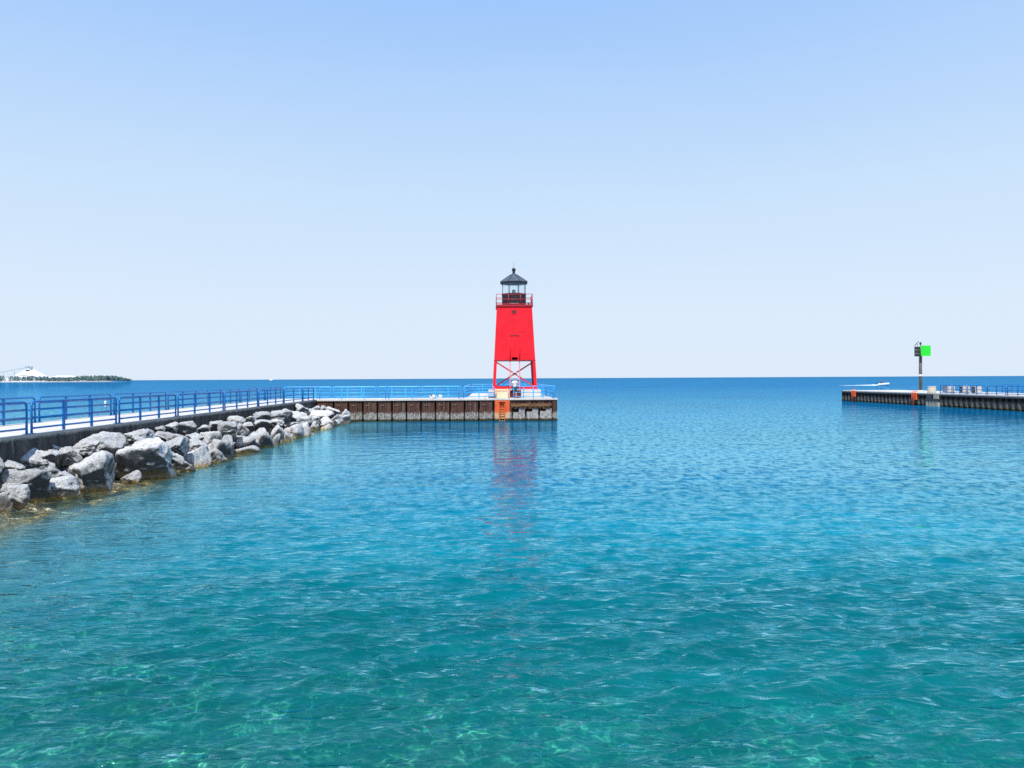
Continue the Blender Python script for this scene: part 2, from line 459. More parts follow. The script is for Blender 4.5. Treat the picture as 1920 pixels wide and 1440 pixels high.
    tr = T.n('ShaderNodeBsdfTransparent'); T.link(T.mix(1.0, at_t, T.n('ShaderNodeCombineXYZ').outputs[0], 'MULTIPLY') if False else at_t, tr.inputs['Color'])
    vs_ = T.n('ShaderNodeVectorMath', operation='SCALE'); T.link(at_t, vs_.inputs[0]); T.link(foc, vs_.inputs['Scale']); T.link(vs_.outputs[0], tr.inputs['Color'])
    m1 = T.n('ShaderNodeMixShader'); m1.inputs[0].default_value = 0.8
    T.link(rf.outputs[0], m1.inputs[1]); T.link(tr.outputs[0], m1.inputs[2])
    m2 = T.n('ShaderNodeMixShader'); T.link(at_c, m2.inputs[0])
    T.link(df.outputs[0], m2.inputs[1]); T.link(m1.outputs[0], m2.inputs[2])
    m3 = T.n('ShaderNodeMixShader'); T.link(F, m3.inputs[0])
    T.link(m2.outputs[0], m3.inputs[1]); T.link(gl.outputs[0], m3.inputs[2])
    T.link(m3.outputs[0], out.inputs[0])
    return m
M['water'] = water_mat()

def simple_mat(name, c1, c2, scale=2.0, rough=0.8, bump=0.4):
    m, nt, out = mat_new(name); T = NT(nt)
    p = geo_pos(T); b = T.noise(p, scale, 6, 0.65)
    T.principled(out, T.mix(T.maprange(b,0.35,0.65), c1, c2), rough, 0, T.bump(b, bump, 0.05), 0.2)
    return m
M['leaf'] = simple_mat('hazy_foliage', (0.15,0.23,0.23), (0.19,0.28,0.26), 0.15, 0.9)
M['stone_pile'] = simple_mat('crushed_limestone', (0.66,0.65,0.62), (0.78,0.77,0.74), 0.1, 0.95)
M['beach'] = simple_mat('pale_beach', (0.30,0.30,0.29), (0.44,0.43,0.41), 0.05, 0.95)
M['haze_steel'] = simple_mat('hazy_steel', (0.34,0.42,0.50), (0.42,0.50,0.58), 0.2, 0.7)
M['skin'] = simple_mat('skin', (0.50,0.28,0.19), (0.56,0.33,0.23), 8, 0.55, 0.1)
M['shirt'] = simple_mat('white_cotton', (0.78,0.77,0.75), (0.82,0.81,0.80), 8, 0.9, 0.2)
M['shorts'] = simple_mat('dark_shorts', (0.015,0.016,0.025), (0.03,0.03,0.04), 8, 0.9, 0.2)
M['hair'] = simple_mat('greying_hair', (0.16,0.13,0.11), (0.30,0.27,0.24), 30, 0.7, 0.3)
M['cloth_dark'] = simple_mat('dark_red_cloth', (0.16,0.04,0.05), (0.24,0.08,0.08), 8, 0.9)
M['foam'] = simple_mat('white_foam', (0.74,0.78,0.80), (0.84,0.86,0.87), 1.0, 0.9, 1.0)
M['lens'] = simple_mat('lamp_lens', (0.55,0.60,0.60), (0.70,0.74,0.74), 6, 0.25, 0.1)
M['solar'] = simple_mat('solar_panel', (0.02,0.025,0.05), (0.05,0.06,0.10), 6, 0.25, 0.1)

# ------------------------------------------------------------------ site frame: the left pier
TH = R(1.6)
PO = Vector((-15.9, 62.8, 0))
PU = Vector((math.cos(TH), math.sin(TH), 0))
PV = Vector((-math.sin(TH), math.cos(TH), 0))
DECK = 1.83
def P(a, b, z=0.0):
    q = PO + PU*a + PV*b
    return Vector((q.x, q.y, z))
def pier_ab(x, y):
    d = Vector((x, y, 0)) - PO
    return d.dot(PU), d.dot(PV)

pier = empty('pier', PO, TH, 'long concrete-decked pier bending right to the platform that carries the red lighthouse', 'pier')
# deck slabs, 15 cm thick, laid in bays with fine joints
d = MB()
b0 = -64.0
while b0 < -0.01:
    b1 = min(b0 + 4.0, 0.0)
    d.box(-4.0, -0.09, b0 + 0.012, b1 - 0.012, DECK-0.13, DECK)
    b0 = b1
d.box(-4.0, 0.03, 0.0, 4.0, DECK-0.13, DECK)
a0 = 0.03
while a0 < 11.69:
    a1 = min(a0 + 3.9, 11.7)
    d.box(a0 + 0.012, a1 - 0.012, -0.10, 4.0, DECK-0.13, DECK)
    a0 = a1
for i in range(4):
    for j in range(6):
        d.box(11.7 + i*1.99 + 0.012, 11.7 + (i+1)*1.99 - 0.012, (-0.10 if j == 0 else j*4.0) + 0.012, (j+1)*4.0 - 0.012, DECK-0.13, DECK)
d.build('deck', M['deck'], pier, bevel=0.012)
# core under the deck
w = MB()
# rough concrete face along the straight part (a = 0), subdivided and chipped
nb, nz = 320, 12
vs, fs = [], []
for i in range(nb+1):
    b = -64.0 + 63.9 * i / nb
    for j in range(nz+1):
        z = -2.5 + (DECK - 0.012 + 2.5) * j / nz
        q = Vector((0, b*0.9, z*1.2))
        off = 0.05*noise.noise(q*1.1) + 0.03*noise.noise(q*3.7)
        if j >= nz-1: off -= 0.06*max(0, noise.noise(Vector((5, b*0.5, 0))))
        vs.append((off - 0.02, b, z))
for i in range(nb):
    for j in range(nz):
        k = i*(nz+1)+j
        fs.append((k, k+nz+1, k+nz+2, k+1))
for i in range(nb):      # broken top edge of the wall beside the deck slabs
    k = i*(nz+1)+nz
    b = len(vs)
    vs += [(-0.0905, vs[k][1], DECK-0.02), (-0.0905, vs[k+nz+1][1], DECK-0.02)]
    fs.append((k, k+nz+1, b+1, b))
w.add(vs, fs, False)
w.box(-3.95, -0.15, -64, -0.1, -2.5, DECK-0.14)
w.box(-3.95, 11.6, 0.45, 3.95, -2.5, DECK-0.14)
w.box(11.6, 19.2, 0.45, 23.9, -2.5, DECK-0.14)
w.build('concrete_wall', M['wall'], pier)
# sheet piling along the arm and the platform
s = MB()
prof = [(0.0,0.0),(0.10,0.0),(0.12,0.02),(0.30,0.02),(0.32,0.0),(0.47,0.0),(0.485,0.035),(0.50,0.0),(0.66,0.0),(0.68,0.025),(0.90,0.025),(0.92,0.0),(1.02,0.0),(1.03,0.36),(1.165,0.36),(1.18,0.0)]
def pile_run(mb, a_start, n, z0, z1, y0=0.0, period=1.18):
    vs, fs = [], []
    for k in range(n):
        jit = random.uniform(-0.015, 0.015)
        for (x, y) in prof[:-1]:
            vs.append((a_start + k*period + x, y0 + y + jit, z0)); vs.append((a_start + k*period + x, y0 + y + jit, z1))
    vs.append((a_start + n*period, y0, z0)); vs.append((a_start + n*period, y0, z1))
    m = len(vs)//2
    for i in range(m-1):
        fs.append((2*i, 2*i+2, 2*i+3, 2*i+1))
    mb.add(vs, fs, False)
pile_run(s, 0.30, 12, -2.5, DECK-0.13)
s.box(0.0, 0.30, 0.0, 0.3, -2.5, DECK-0.13)
s.box(19.22, 19.60, -0.03, 0.4, -2.5, DECK-0.13)
# right-hand and rear faces of the platform
for k in range(20):
    b = 0.42 + k*1.18
    s.box(19.30, 19.58, b, b+0.62, -2.5, DECK-0.13)
    s.box(19.20, 19.38, b+0.62, b+1.18, -2.5, DECK-0.13)
for k in range(7):
    s.box(11.7+k*1.1, 11.7+k*1.1+0.6, 23.9, 24.1, -2.5, DECK-0.13)
s.build('sheet_piling', M['pile'], pier)
# tie-rod nuts on the sheet piling
for k in range(12):
    for off in (0.26, 0.40):
        a = 0.30 + k*1.18 + off
        t = MB(); t.lathe([(0.045,0),(0.045,0.05),(0.02,0.07)], 8, (0,0,0), False)
        t.v = [(a + x, -zz, 1.32 + y) for (x, y, zz) in t.v]
        t.build('tie_rod_nut', M['grey'], pier)
# end bay right of the ladder: rusty upper plates, dark slots, pale concrete piles
e = MB(); cp = MB()
xs = 15.85
for k in range(3):
    x = xs + k*1.10
    e.box(x, x+0.13, 0.26, 0.42, -2.5, 1.175)
    e.box(x+0.13, x+1.10, 0.34, 0.42, -2.5, 1.175)
    cp.box(x+0.15, x+0.60, -0.02, 0.33, -2.5, 0.70+0.05*k)
    cp.box(x+0.61, x+1.08, -0.05, 0.33, -2.5, 1.10-0.03*k)
e.box(15.70, 15.85, 0.0, 0.42, -2.5, DECK-0.13)
for k in range(6):
    x = xs + k*0.555
    e.box(x, x+0.46, 0.02+0.03*(k%2), 0.40, 1.18, DECK-0.13)
    e.box(x+0.46, x+0.555, 0.07, 0.40, 1.18, DECK-0.13)
e.build('end_bay_piling', M['pile'], pier)
cp.build('concrete_pile', M['pale_pile'], pier)
tb = MB()
tb.box(15.82, 19.05, -0.20, -0.005, 1.17, 1.40)
for k in range(26):
    x = 15.84 + k*0.123
    tb.box(x, x+0.10, -0.16+0.02*(k%3), -0.008, 1.03 + random.uniform(-0.05,0.07), 1.168)
tb.build('fender_beam', M['timber'], pier, bevel=0.01)

# ------------------------------------------------------------------ railing panels
RH = 0.99
def railing_parts(root, L, n_mid=2, heights=(0.76,0.50,0.17), h=RH, r=0.032, thin_first=True, paint='blue'):
    rc = 0.16
    f = MB()
    arc = lambda cx, sgn: [(cx + sgn*rc*math.sin(t), 0, h - rc + rc*math.cos(t)) for t in [R(x) for x in (0,22,45,68,90)]]
    pts = [(0,0,0.012)] + list(reversed(arc(rc, -1))) + arc(L-rc, 1) + [(L,0,0.012)]
    f.tube(pts, r*1.15, 8)
    f.build('frame', M[paint], root)
    for i, z in enumerate(heights):
        rr = r*0.62 if (i == 0 and thin_first) else r
        MB().tube([(0.03,0,z),(L-0.03,0,z)], rr, 8).build('rail', M[paint], root)
    for k in range(n_mid):
        x = L*(k+1)/(n_mid+1)
        MB().box(x-0.038, x+0.038, -0.036, 0.036, 0.012, h-0.03).build('post', M[paint], root)
    for x in (0.0, L):
        MB().box(x-0.09, x+0.09, -0.09, 0.09, 0.002, 0.016).build('base_plate', M[paint], root)

def railing(p0, p1, label, group, **kw):
    d = Vector(p1) - Vector(p0)
    root = empty('railing_panel', p0, math.atan2(d.y, d.x), label, 'railing', group)
    railing_parts(root, math.hypot(d.x, d.y), **kw)
    return root

ORD = ['first','second','third','fourth','fifth','sixth','seventh','eighth','ninth','tenth','eleventh','twelfth','thirteenth','fourteenth','fifteenth','sixteenth','seventeenth','eighteenth','nineteenth','twentieth']
near_b = [12.4, 18.2, 23.95, 29.65, 35.25, 41.5, 47.6, 53.5, 58.9, 62.6]
G1 = 'blue railing panels along the rock side of the long pier'
near_px = []
for i in range(len(near_b)-1):
    y0, y1 = near_b[i]+0.13, near_b[i+1]-0.13
    if i == 0: continue
    lab = ('blue railing panel on the rock side of the pier, cut off at left picture edge' if i == 1 else
           f'blue railing panel above the rocks, {ORD[i-1]} from the left picture edge' if i < 8 else
           'short blue railing panel above the rocks where the pier bends right')
    railing(P(-0.16, y0-62.8, DECK), P(-0.16, y1-62.8, DECK), lab, G1, n_mid=2 if i < 7 else 1)
far_b = [18.4, 24.5, 30.7, 36.8, 43.0, 49.4, 55.6, 61.6, 66.4]
G2 = 'blue railing panels along the open lake side of the long pier'
for i in range(1, len(far_b)-1):
    y0, y1 = far_b[i]+0.15, far_b[i+1]-0.15
    railing(P(-3.8, y0-62.8, DECK), P(-3.8, y1-62.8, DECK),
            f'blue railing panel on the far lake side of the long pier, {ORD[i-1]} from left', G2)
G3 = 'blue railing panels along the front of the arm and lighthouse platform'
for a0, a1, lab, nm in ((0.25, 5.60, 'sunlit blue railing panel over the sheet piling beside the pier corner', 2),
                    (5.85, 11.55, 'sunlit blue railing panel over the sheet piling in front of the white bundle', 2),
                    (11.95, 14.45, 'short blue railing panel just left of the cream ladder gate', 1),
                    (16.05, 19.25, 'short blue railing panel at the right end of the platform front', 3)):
    railing(P(a0, 0.15, DECK), P(a1, 0.15, DECK), lab, G3, n_mid=nm, paint='blue_sunlit')
G4 = 'blue railing panels along the lake side of the arm'
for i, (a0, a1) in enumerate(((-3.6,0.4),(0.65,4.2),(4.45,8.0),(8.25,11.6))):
    railing(P(a0, 3.85, DECK), P(a1, 3.85, DECK), f'blue railing panel on the lake side of the arm, {ORD[i]} from the corner', G4, paint='blue_sunlit')
G5 = 'blue railing panels around the sides and back of the lighthouse platform'
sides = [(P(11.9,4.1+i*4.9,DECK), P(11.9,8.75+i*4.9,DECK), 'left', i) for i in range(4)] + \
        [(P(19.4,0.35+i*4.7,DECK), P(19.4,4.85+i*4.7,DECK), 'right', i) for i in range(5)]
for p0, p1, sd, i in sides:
    railing(p0, p1, f'blue railing panel along the {sd} side of the lighthouse platform, {ORD[i]} from the front', G5, paint='blue_sunlit')
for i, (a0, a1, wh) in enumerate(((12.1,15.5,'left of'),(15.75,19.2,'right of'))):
    railing(P(a0, 23.7, DECK), P(a1, 23.7, DECK), f'blue railing panel across the back of the platform, {wh} the ladder', G5, paint='blue_sunlit')

# ------------------------------------------------------------------ orange safety ladder and its gate
lad = empty('safety_ladder', P(15.1, 0, DECK), TH, 'orange painted safety ladder recess in the sheet piling below the lighthouse', 'ladder')
q = MB()
q.box(-0.62, -0.27, -0.07, 0.30, -1.0-DECK, -0.05)
q.box(0.24, 0.60, -0.07, 0.30, -1.0-DECK, -0.05)
q.box(-0.27, 0.24, -0.07, 0.30, -0.27, -0.05)
q.box(-0.27, 0.24, 0.20, 0.28, -1.0-DECK, -0.27)
q.build('recess_frame', M['orange_pile'], lad)
for sx in (-0.22, 0.19):
    MB().box(sx-0.025, sx+0.025, 0.02, 0.07, -0.8-DECK, -0.28).build('stringer', M['orange'], lad)
for k in range(9):
    z = -0.42 - k*0.20
    MB().tube([(-0.195,0.045,z),(-0.09,0.045,z-0.03),(-0.015,0.045,z+0.015),(0.06,0.045,z-0.03),(0.165,0.045,z)], 0.024, 6).build('rung', M['yellow'] if k > 2 else M['orange'], lad)
for sx in (-0.52, 0.50):
    MB().tube([(sx,0.02,-0.05),(sx,0.02,0.55),(sx,0.08,0.66),(sx,0.22,0.70),(sx,0.45,0.68)], 0.028, 8).build('handrail', M['orange'], lad)
gate = empty('cream_gate', P(15.06, 0.62, DECK), TH, 'cream painted low gate panel at the top of the orange ladder', 'gate')
MB().box(-0.47, 0.47, -0.02, 0.02, 0.05, 0.78).build('panel', M['cream'], gate, bevel=0.008)
for sx in (-0.50, 0.50):
    MB().box(sx-0.03, sx+0.03, -0.03, 0.03, 0.002, 0.82).build('post', M['cream'], gate)
MB().box(-0.47, 0.47, -0.035, -0.021, 0.60, 0.635).build('crossbar', M['orange'], gate)

# ------------------------------------------------------------------ lighthouse
LA, LB = 16.25, 3.15                       # pier coordinates of the middle of the tower front
def front_b(z): return 0.0
lh = empty('lighthouse', P(LA, LB, DECK), TH, 'red pyramidal steel lighthouse with black lantern standing on open legs', 'lighthouse')
FZ = 0.68                                  # foundation top above deck; everything below is relative to the deck
# foundation with a notch for the steps
f = MB()
f.box(-2.28, -0.47, -0.70, 4.6, 0.004, FZ)
f.box(0.50, 2.20, -0.70, 4.6, 0.004, FZ)
f.box(-0.47, 0.50, 0.55, 4.6, 0.004, FZ)
f.build('foundation', M['deck'], lh, bevel=0.03)
st = MB()
for k in range(3):
    st.box(-0.465, 0.495, -0.62 + k*0.38, 0.545, 0.006 + k*0.20, 0.006 + (k+1)*0.20)
st.build('steps', M['maroon'], lh)
for a_, sz in ((-2.05, 0.08), ):
    MB().box(-1.86, -1.70, -0.725, -0.703, 0.14, 0.34).build('vent', M['darkgrey'], lh)
# legs and body: half width as a function of height above the deck
z_leg0, z_body0, z_body1 = FZ, 3.25, 7.86
def hw(z): return 1.90 + (1.515 - 1.90) * (z - z_leg0) / (z_body1 - z_leg0)
CY = 1.90                                   # tower axis behind the front face
body = MB()
h0, h1 = hw(z_body0), hw(z_body1)
# body as four plated sides with a bottom and top and a doorway slot in the bottom front edge
nx, nzb = 14, 22
for side in range(4):
    vs, fs = [], []
    for j in range(nzb+1):
        z = z_body0 + (z_body1 - z_body0)*j/nzb
        h = hw(z)
        for i in range(nx+1):
            s_ = -h + 2*h*i/nx
            wob = 0.006*noise.noise(Vector((s_*1.2 + side*9, z*1.1, 3.3))) if 0 < i < nx else 0
            p_ = Vector((s_, -h - wob, z))
            vs.append((Matrix.Rotation(side*math.pi/2, 3, 'Z') @ p_) + Vector((0, CY, 0)))
    for j in range(nzb):
        for i in range(nx):
            if side == 0 and j < 1 and 5 < i < 8: continue
            k = j*(nx+1)+i
            fs.append((k, k+1, k+nx+2, k+nx+1))
    body.add(vs, fs, True)
body.add([(-h0,CY-h0+0.02,z_body0+0.05),(h0,CY-h0+0.02,z_body0+0.05),(h0,CY+h0,z_body0+0.05),(-h0,CY+h0,z_body0+0.05)], [(3,2,1,0)])
bo = body.build('tower_body', M['red'], lh)
# plate seam, hatch, upper window, sill trim
def front_y(z): return CY - hw(z)
MB().box(-0.10-0.14, -0.10+0.26, front_y(7.42)-0.012, front_y(7.42)+0.10, 7.26, 7.52).build('window', M['hatch'], bo)
MB().box(-0.27, 0.19, front_y(7.2)-0.03, front_y(7.2)+0.02, 7.21, 7.255).build('window_sill', M['red'], bo)
hb = MB(); hb.box(-0.39, 0.36, front_y(5.35)-0.05, front_y(5.35)+0.05, 5.30, 5.41)
hb.build('door_hood', M['seam'], bo)
MB().box(-0.30, 0.30, front_y(5.0)-0.012, front_y(5.0)+0.05, 4.75, 5.29).build('hatch_plate', M['red'], bo)
MB().box(0.2, h0-0.14, front_y(5.62)-0.006, front_y(5.62)+0.03, 5.62, 5.635).build('plate_seam', M['seam'], bo)
MB().frustum((-h0-0.02,h0+0.02,CY-h0-0.02,CY+h0+0.02), (-h0-0.02,h0+0.02,CY-h0-0.02,CY+h0+0.02), z_body0-0.07, z_body0-0.003).build('bottom_flange', M['seam'], bo)
for sx in (-1, 1):
    for sy in (-1, 1):
        p0 = Vector((sx*(hw(z_leg0)-0.11), CY + sy*(hw(z_leg0)-0.11), z_leg0+0.02))
        p1 = Vector((sx*(hw(z_body0)-0.11), CY + sy*(hw(z_body0)-0.11), z_body0-0.07))
        lg = MB(); lg.bar(p0, p1, 0.24, 0.22)
        lo = lg.build('leg', M['red_dark'] if sy > 0 else M['red'], lh)  # rear legs a darker red: shade under the body put into the colour
        MB().box(p0.x-0.2, p0.x+0.2, p0.y-0.2, p0.y+0.2, FZ+0.003, FZ+0.04).build('foot_plate', M['red'], lo)
# base beams between the legs
hb_ = hw(z_leg0)-0.11
for (x0,y0,x1,y1) in ((-hb_+.13,CY-hb_,-0.46,CY-hb_),(0.5,CY-hb_,hb_-.13,CY-hb_),(-hb_,CY-hb_+.13,-hb_,CY+hb_-.13),(hb_,CY-hb_+.13,hb_,CY+hb_-.13),(-hb_+.13,CY+hb_,hb_-.13,CY+hb_)):
    MB().bar((x0,y0,FZ+0.16),(x1,y1,FZ+0.16),0.16,0.22).build('base_beam', M['red'], lh)
# crossed braces: one in the front plane, one behind it
MB().bar((-hw(3.1)+0.22, CY-hw(3.1)+0.16, 3.02),(hw(0.95)-0.25, CY-hw(0.9)+0.16, 0.98),0.07,0.12).build('brace', M['red_dark'], lh)
MB().bar((hw(3.1)-0.22, CY-hw(3.1)+1.3, 3.02),(-hw(0.95)+0.22, CY-hw(0.9)+1.3, 0.98),0.07,0.12).build('brace', M['red_dark'], lh)
# ladder up the front
ladr = empty('boarding_ladder', (0,0,0)); ladr.parent = lh
yl0, yl1 = front_y(0.7)-0.35, front_y(4.4)-0.16
for sx in (-0.42, 0.40):
    MB().tube([(sx,yl0+0.1,0.42),(sx,yl0+0.12,0.75),(sx,yl1-0.02,3.0)], 0.045, 8).build('side_rail', M['pink'], ladr)
    MB().tube([(sx,yl1-0.02,3.004),(sx,yl1,4.28),(sx,yl1+0.04,4.36),(sx*0.86,yl1+0.2,4.38)], 0.038, 8).build('handrail', M['red'], ladr)
for k in range(9):
    z = 0.72 + k*0.285
    tt = (z-0.75)/(4.28-0.75)
    y = yl0+0.12 + (yl1-yl0-0.12)*max(tt,0)
    MB().box(-0.385, 0.365, y-0.02, y+0.10, z-0.014, z+0.014).build('rung', M['white'], ladr)
# gallery
gz = z_body1
gh = 1.60
MB().box(-gh, gh, CY-gh, CY+gh, gz-0.02, gz+0.16).build('gallery_deck', M['seam'], lh, bevel=0.01)
gr = MB()
g2 = gh-0.04
for z in (gz+0.16+0.07, gz+0.16+0.46, gz+0.16+0.90):
    for s_ in range(4):
        c_, n_ = [(-g2,CY-g2),(g2,CY-g2),(g2,CY+g2),(-g2,CY+g2)][s_], [(-g2,CY-g2),(g2,CY-g2),(g2,CY+g2),(-g2,CY+g2)][(s_+1)%4]
        gr.tube([(c_[0],c_[1],z),(n_[0],n_[1],z)], 0.022, 6)
gro = gr.build('gallery_railing', M['red_dark'], lh)
for s_ in range(4):
    for k in range(3):
        tpos = -g2 + 2*g2*k/3
        p_ = Matrix.Rotation(s_*math.pi/2,3,'Z') @ Vector((tpos,-g2,0))
        MB().tube([(p_.x, p_.y+CY, gz+0.16),(p_.x,p_.y+CY,gz+1.07)], 0.024, 6).build('post', M['red_dark'], gro)
MB().lathe([(0.07,0),(0.07,0.14),(0.03,0.2)], 10, (gh-0.38, CY-gh+0.3, gz+0.16)).build('horn', M['darkgrey'], lh)
# lantern room: octagonal wall, panes, mullions, roof, ball, rod
lz0, lz1, lz2 = gz+0.162, gz+1.22, gz+2.12
oct_rot = math.pi/8
lr = 1.06/math.cos(math.pi/8)*0.985
MB().lathe([(lr,0),(lr,lz1-lz0-0.08),(lr+0.03,lz1-lz0-0.06),(lr+0.03,lz1-lz0)], 8, (0,CY,lz0), False, oct_rot).build('lantern_wall', M['black'], lh)
MB().box(-0.42,0.40,CY-1.075,CY-1.04,gz+0.28,gz+0.34).build('lantern_vent', M['grey'], lh)
gl = MB()
glr = lr-0.06
ov = [(glr*math.cos(oct_rot+k*math.pi/4), CY+glr*math.sin(oct_rot+k*math.pi/4)) for k in range(8)]
for k in range(8):
    a_, b_ = ov[k], ov[(k+1)%8]
    gl.add([(a_[0],a_[1],lz1),(b_[0],b_[1],lz1),(b_[0],b_[1],lz2),(a_[0],a_[1],lz2)], [(0,1,2,3)])
glo = gl.build('lantern_glass', M['glass'], lh)
for k in range(8):
    MB().box(ov[k][0]-0.03, ov[k][0]+0.03, ov[k][1]-0.03, ov[k][1]+0.03, lz1-0.02, lz2+0.02).build('mullion', M['grey'], glo)
lamp = MB(); lamp.lathe([(0.09,0),(0.09,0.18),(0.17,0.2),(0.17,0.42),(0.09,0.5)], 16, (0,CY,lz1-0.1))
lamp.build('lamp', M['lens'], lh)
ro = MB(); RR = 1.20/math.cos(math.pi/8)*0.98
ro.lathe([(RR,0.0),(RR,0.13)], 8, (0,CY,lz2), False, oct_rot)
roof = ro.build('roof_rim', M['black'], lh)
cone = MB(); cone.lathe([(RR+0.02,0.132),(0.30,0.80),(0.12,0.93)], 8, (0,CY,lz2), False, oct_rot)
ce = MB()
for k in range(8):
    a_ = oct_rot + k*math.pi/4
    ce.tube([((RR+0.02)*math.cos(a_), CY+(RR+0.02)*math.sin(a_), lz2+0.14), (0.30*math.cos(a_), CY+0.30*math.sin(a_), lz2+0.81)], 0.022, 6)
rfo = cone.build('roof', M['roof'], lh)
ce.build('ridge_rib', M['black'], rfo)
MB().lathe([(0.13,0.92),(0.11,1.06),(0.10,1.08),(0.155,1.14),(0.175,1.23),(0.155,1.32),(0.09,1.39),(0.02,1.41)], 16, (0,CY,lz2)).build('ventilator_ball', M['black'], rfo)
MB().tube([(0,CY,lz2+1.40),(0,CY,lz2+1.97)], [0.014,0.006], 6).build('lightning_rod', M['black'], rfo)

# small plaque in front of the foundation
pl = empty('plaque', P(14.20, LB-0.85, DECK), TH, 'small grey-blue information plaque leaning low before the lighthouse foundation', 'plaque')
MB().add([(-0.30,-0.12,0.16),(0.30,-0.12,0.16),(0.30,0.06,0.42),(-0.30,0.06,0.42),(-0.30,-0.10,0.14),(0.30,-0.10,0.14),(0.30,0.08,0.40),(-0.30,0.08,0.40)],
         [(0,1,2,3),(7,6,5,4),(0,4,5,1),(1,5,6,2),(2,6,7,3),(3,7,4,0)]).build('panel', M['plaque'], pl)
for sx in (-0.2, 0.2):
    MB().box(sx-0.02, sx+0.02, 0.0, 0.04, 0.002, 0.27).build('leg', M['darkgrey'], pl)

# ------------------------------------------------------------------ people
def skin_body(name, verts, edges, radii, mat, parent, root_i=0, sub=1, loc=(0,0,0)):
    me = bpy.data.meshes.new(name)
    me.from_pydata([tuple(v) for v in verts], edges, [])
    me.materials.append(mat)
    o = bpy.data.objects.new(name, me); col.objects.link(o)
    m = o.modifiers.new('skin', 'SKIN'); m.use_smooth_shade = True
    sv = me.skin_vertices[0].data
    for i, r in enumerate(radii):
        sv[i].radius = (r, r) if not isinstance(r, tuple) else r
        sv[i].use_root = (i == root_i)
    sm = o.modifiers.new('subdiv', 'SUBSURF'); sm.levels = sub; sm.render_levels = sub
    if parent: o.parent = parent
    o.location = loc
    return o

def standing_person(loc, rz, label):
    pr = empty('person', loc, rz, label, 'person')
    V = [(0,0,0.92),(0,0.01,1.08),(0,0.02,1.25),(0,0.02,1.38),(0,0.015,1.46),(0,0.0,1.52),(0,-0.015,1.60),(0,-0.01,1.67),   # 0-7 spine, neck, head
         (0.09,0,0.88),(0.10,-0.01,0.50),(0.10,0.03,0.09),(0.10,-0.12,0.035),                                              # 8-11
         (-0.09,0,0.88),(-0.11,-0.02,0.50),(-0.12,0.02,0.09),(-0.13,-0.13,0.035),                                          # 12-15
         (0.18,0.02,1.37),(0.235,0.05,1.10),(0.23,-0.04,0.87),(0.225,-0.07,0.79),                                          # 16-19
         (-0.18,0.02,1.37),(-0.24,0.05,1.10),(-0.23,-0.05,0.87),(-0.225,-0.08,0.79)]
    E = [(0,1),(1,2),(2,3),(3,4),(4,5),(5,6),(6,7),(0,8),(8,9),(9,10),(10,11),(0,12),(12,13),(13,14),(14,15),(3,16),(16,17),(17,18),(18,19),(3,20),(20,21),(21,22),(22,23)]
    Rr = [(0.15,0.11),(0.135,0.10),(0.155,0.11),(0.13,0.09),0.055,0.058,(0.082,0.098),(0.06,0.075),
          0.088,0.058,0.042,0.038,0.088,0.058,0.042,0.038,0.055,0.043,0.032,0.035,0.055,0.043,0.032,0.035]
    b = skin_body('body', V, E, Rr, M['skin'], pr)
    # fingers
    for sx, pt in ((1,(0.225,-0.08,0.76)),(-1,(-0.225,-0.09,0.76))):
        fg = MB()
        for k in range(4):
            y = pt[1] - 0.03 + k*0.02
            ln = (0.065,0.08,0.075,0.055)[k]
            fg.tube([(pt[0],y,pt[2]+0.02),(pt[0]-sx*0.006,y,pt[2]-ln*0.5),(pt[0]-sx*0.02,y,pt[2]-ln)], [0.010,0.009,0.007], 6)
        fg.tube([(pt[0]-sx*0.01,pt[1]-0.035,pt[2]+0.04),(pt[0]-sx*0.02,pt[1]-0.06,pt[2]+0.01),(pt[0]-sx*0.022,pt[1]-0.062,pt[2]-0.02)], [0.011,0.010,0.008], 6)
        fg.build('hand_fingers', M['skin'], pr)
    nose = MB(); nose.lathe([(0.006,0.0),(0.017,-0.035),(0.008,-0.045)], 8, (0,-0.108,1.615)); nose.build('nose', M['skin'], pr)
    for sx in (-1,1):
        MB().lathe([(0.004,-0.006),(0.010,0),(0.004,0.006)], 8, (sx*0.03,-0.100,1.622)).build('eye', M['shorts'], pr)
        MB().lathe([(0.008,-0.03),(0.014,0),(0.008,0.03)], 8, (sx*0.086,0,1.60)).build('ear', M['skin'], pr)
    MB().box(-0.022,0.022,-0.106,-0.096,1.555,1.563).build('mouth', M['cloth_dark'], pr)
    skin_body('shirt', [V[1],V[2],V[3],(0,0.018,1.42),(0,0,0.90),V[16],(0.215,0.04,1.20),V[20],(-0.215,0.04,1.20)],
              [(0,1),(1,2),(2,3),(0,4),(2,5),(5,6),(2,7),(7,8)], [(0.155,0.12),(0.172,0.127),(0.148,0.105),0.085,(0.165,0.127),0.075,0.068,0.075,0.068], M['shirt'], pr)
    skin_body('shorts', [(0,0,0.93),(0.095,0,0.84),(0.105,-0.01,0.52),(-0.095,0,0.84),(-0.112,-0.015,0.52)],
              [(0,1),(1,2),(0,3),(3,4)], [(0.158,0.12),0.105,0.085,0.105,0.085], M['shorts'], pr)
    skin_body('hair', [(0,0.02,1.66),(0,0.03,1.60)], [(0,1)], [(0.085,0.085),(0.083,0.075)], M['hair'], pr)
    return pr
standing_person(P(16.18, 1.55, DECK), TH + R(200), 'person in white shirt and dark shorts standing before the lighthouse steps')

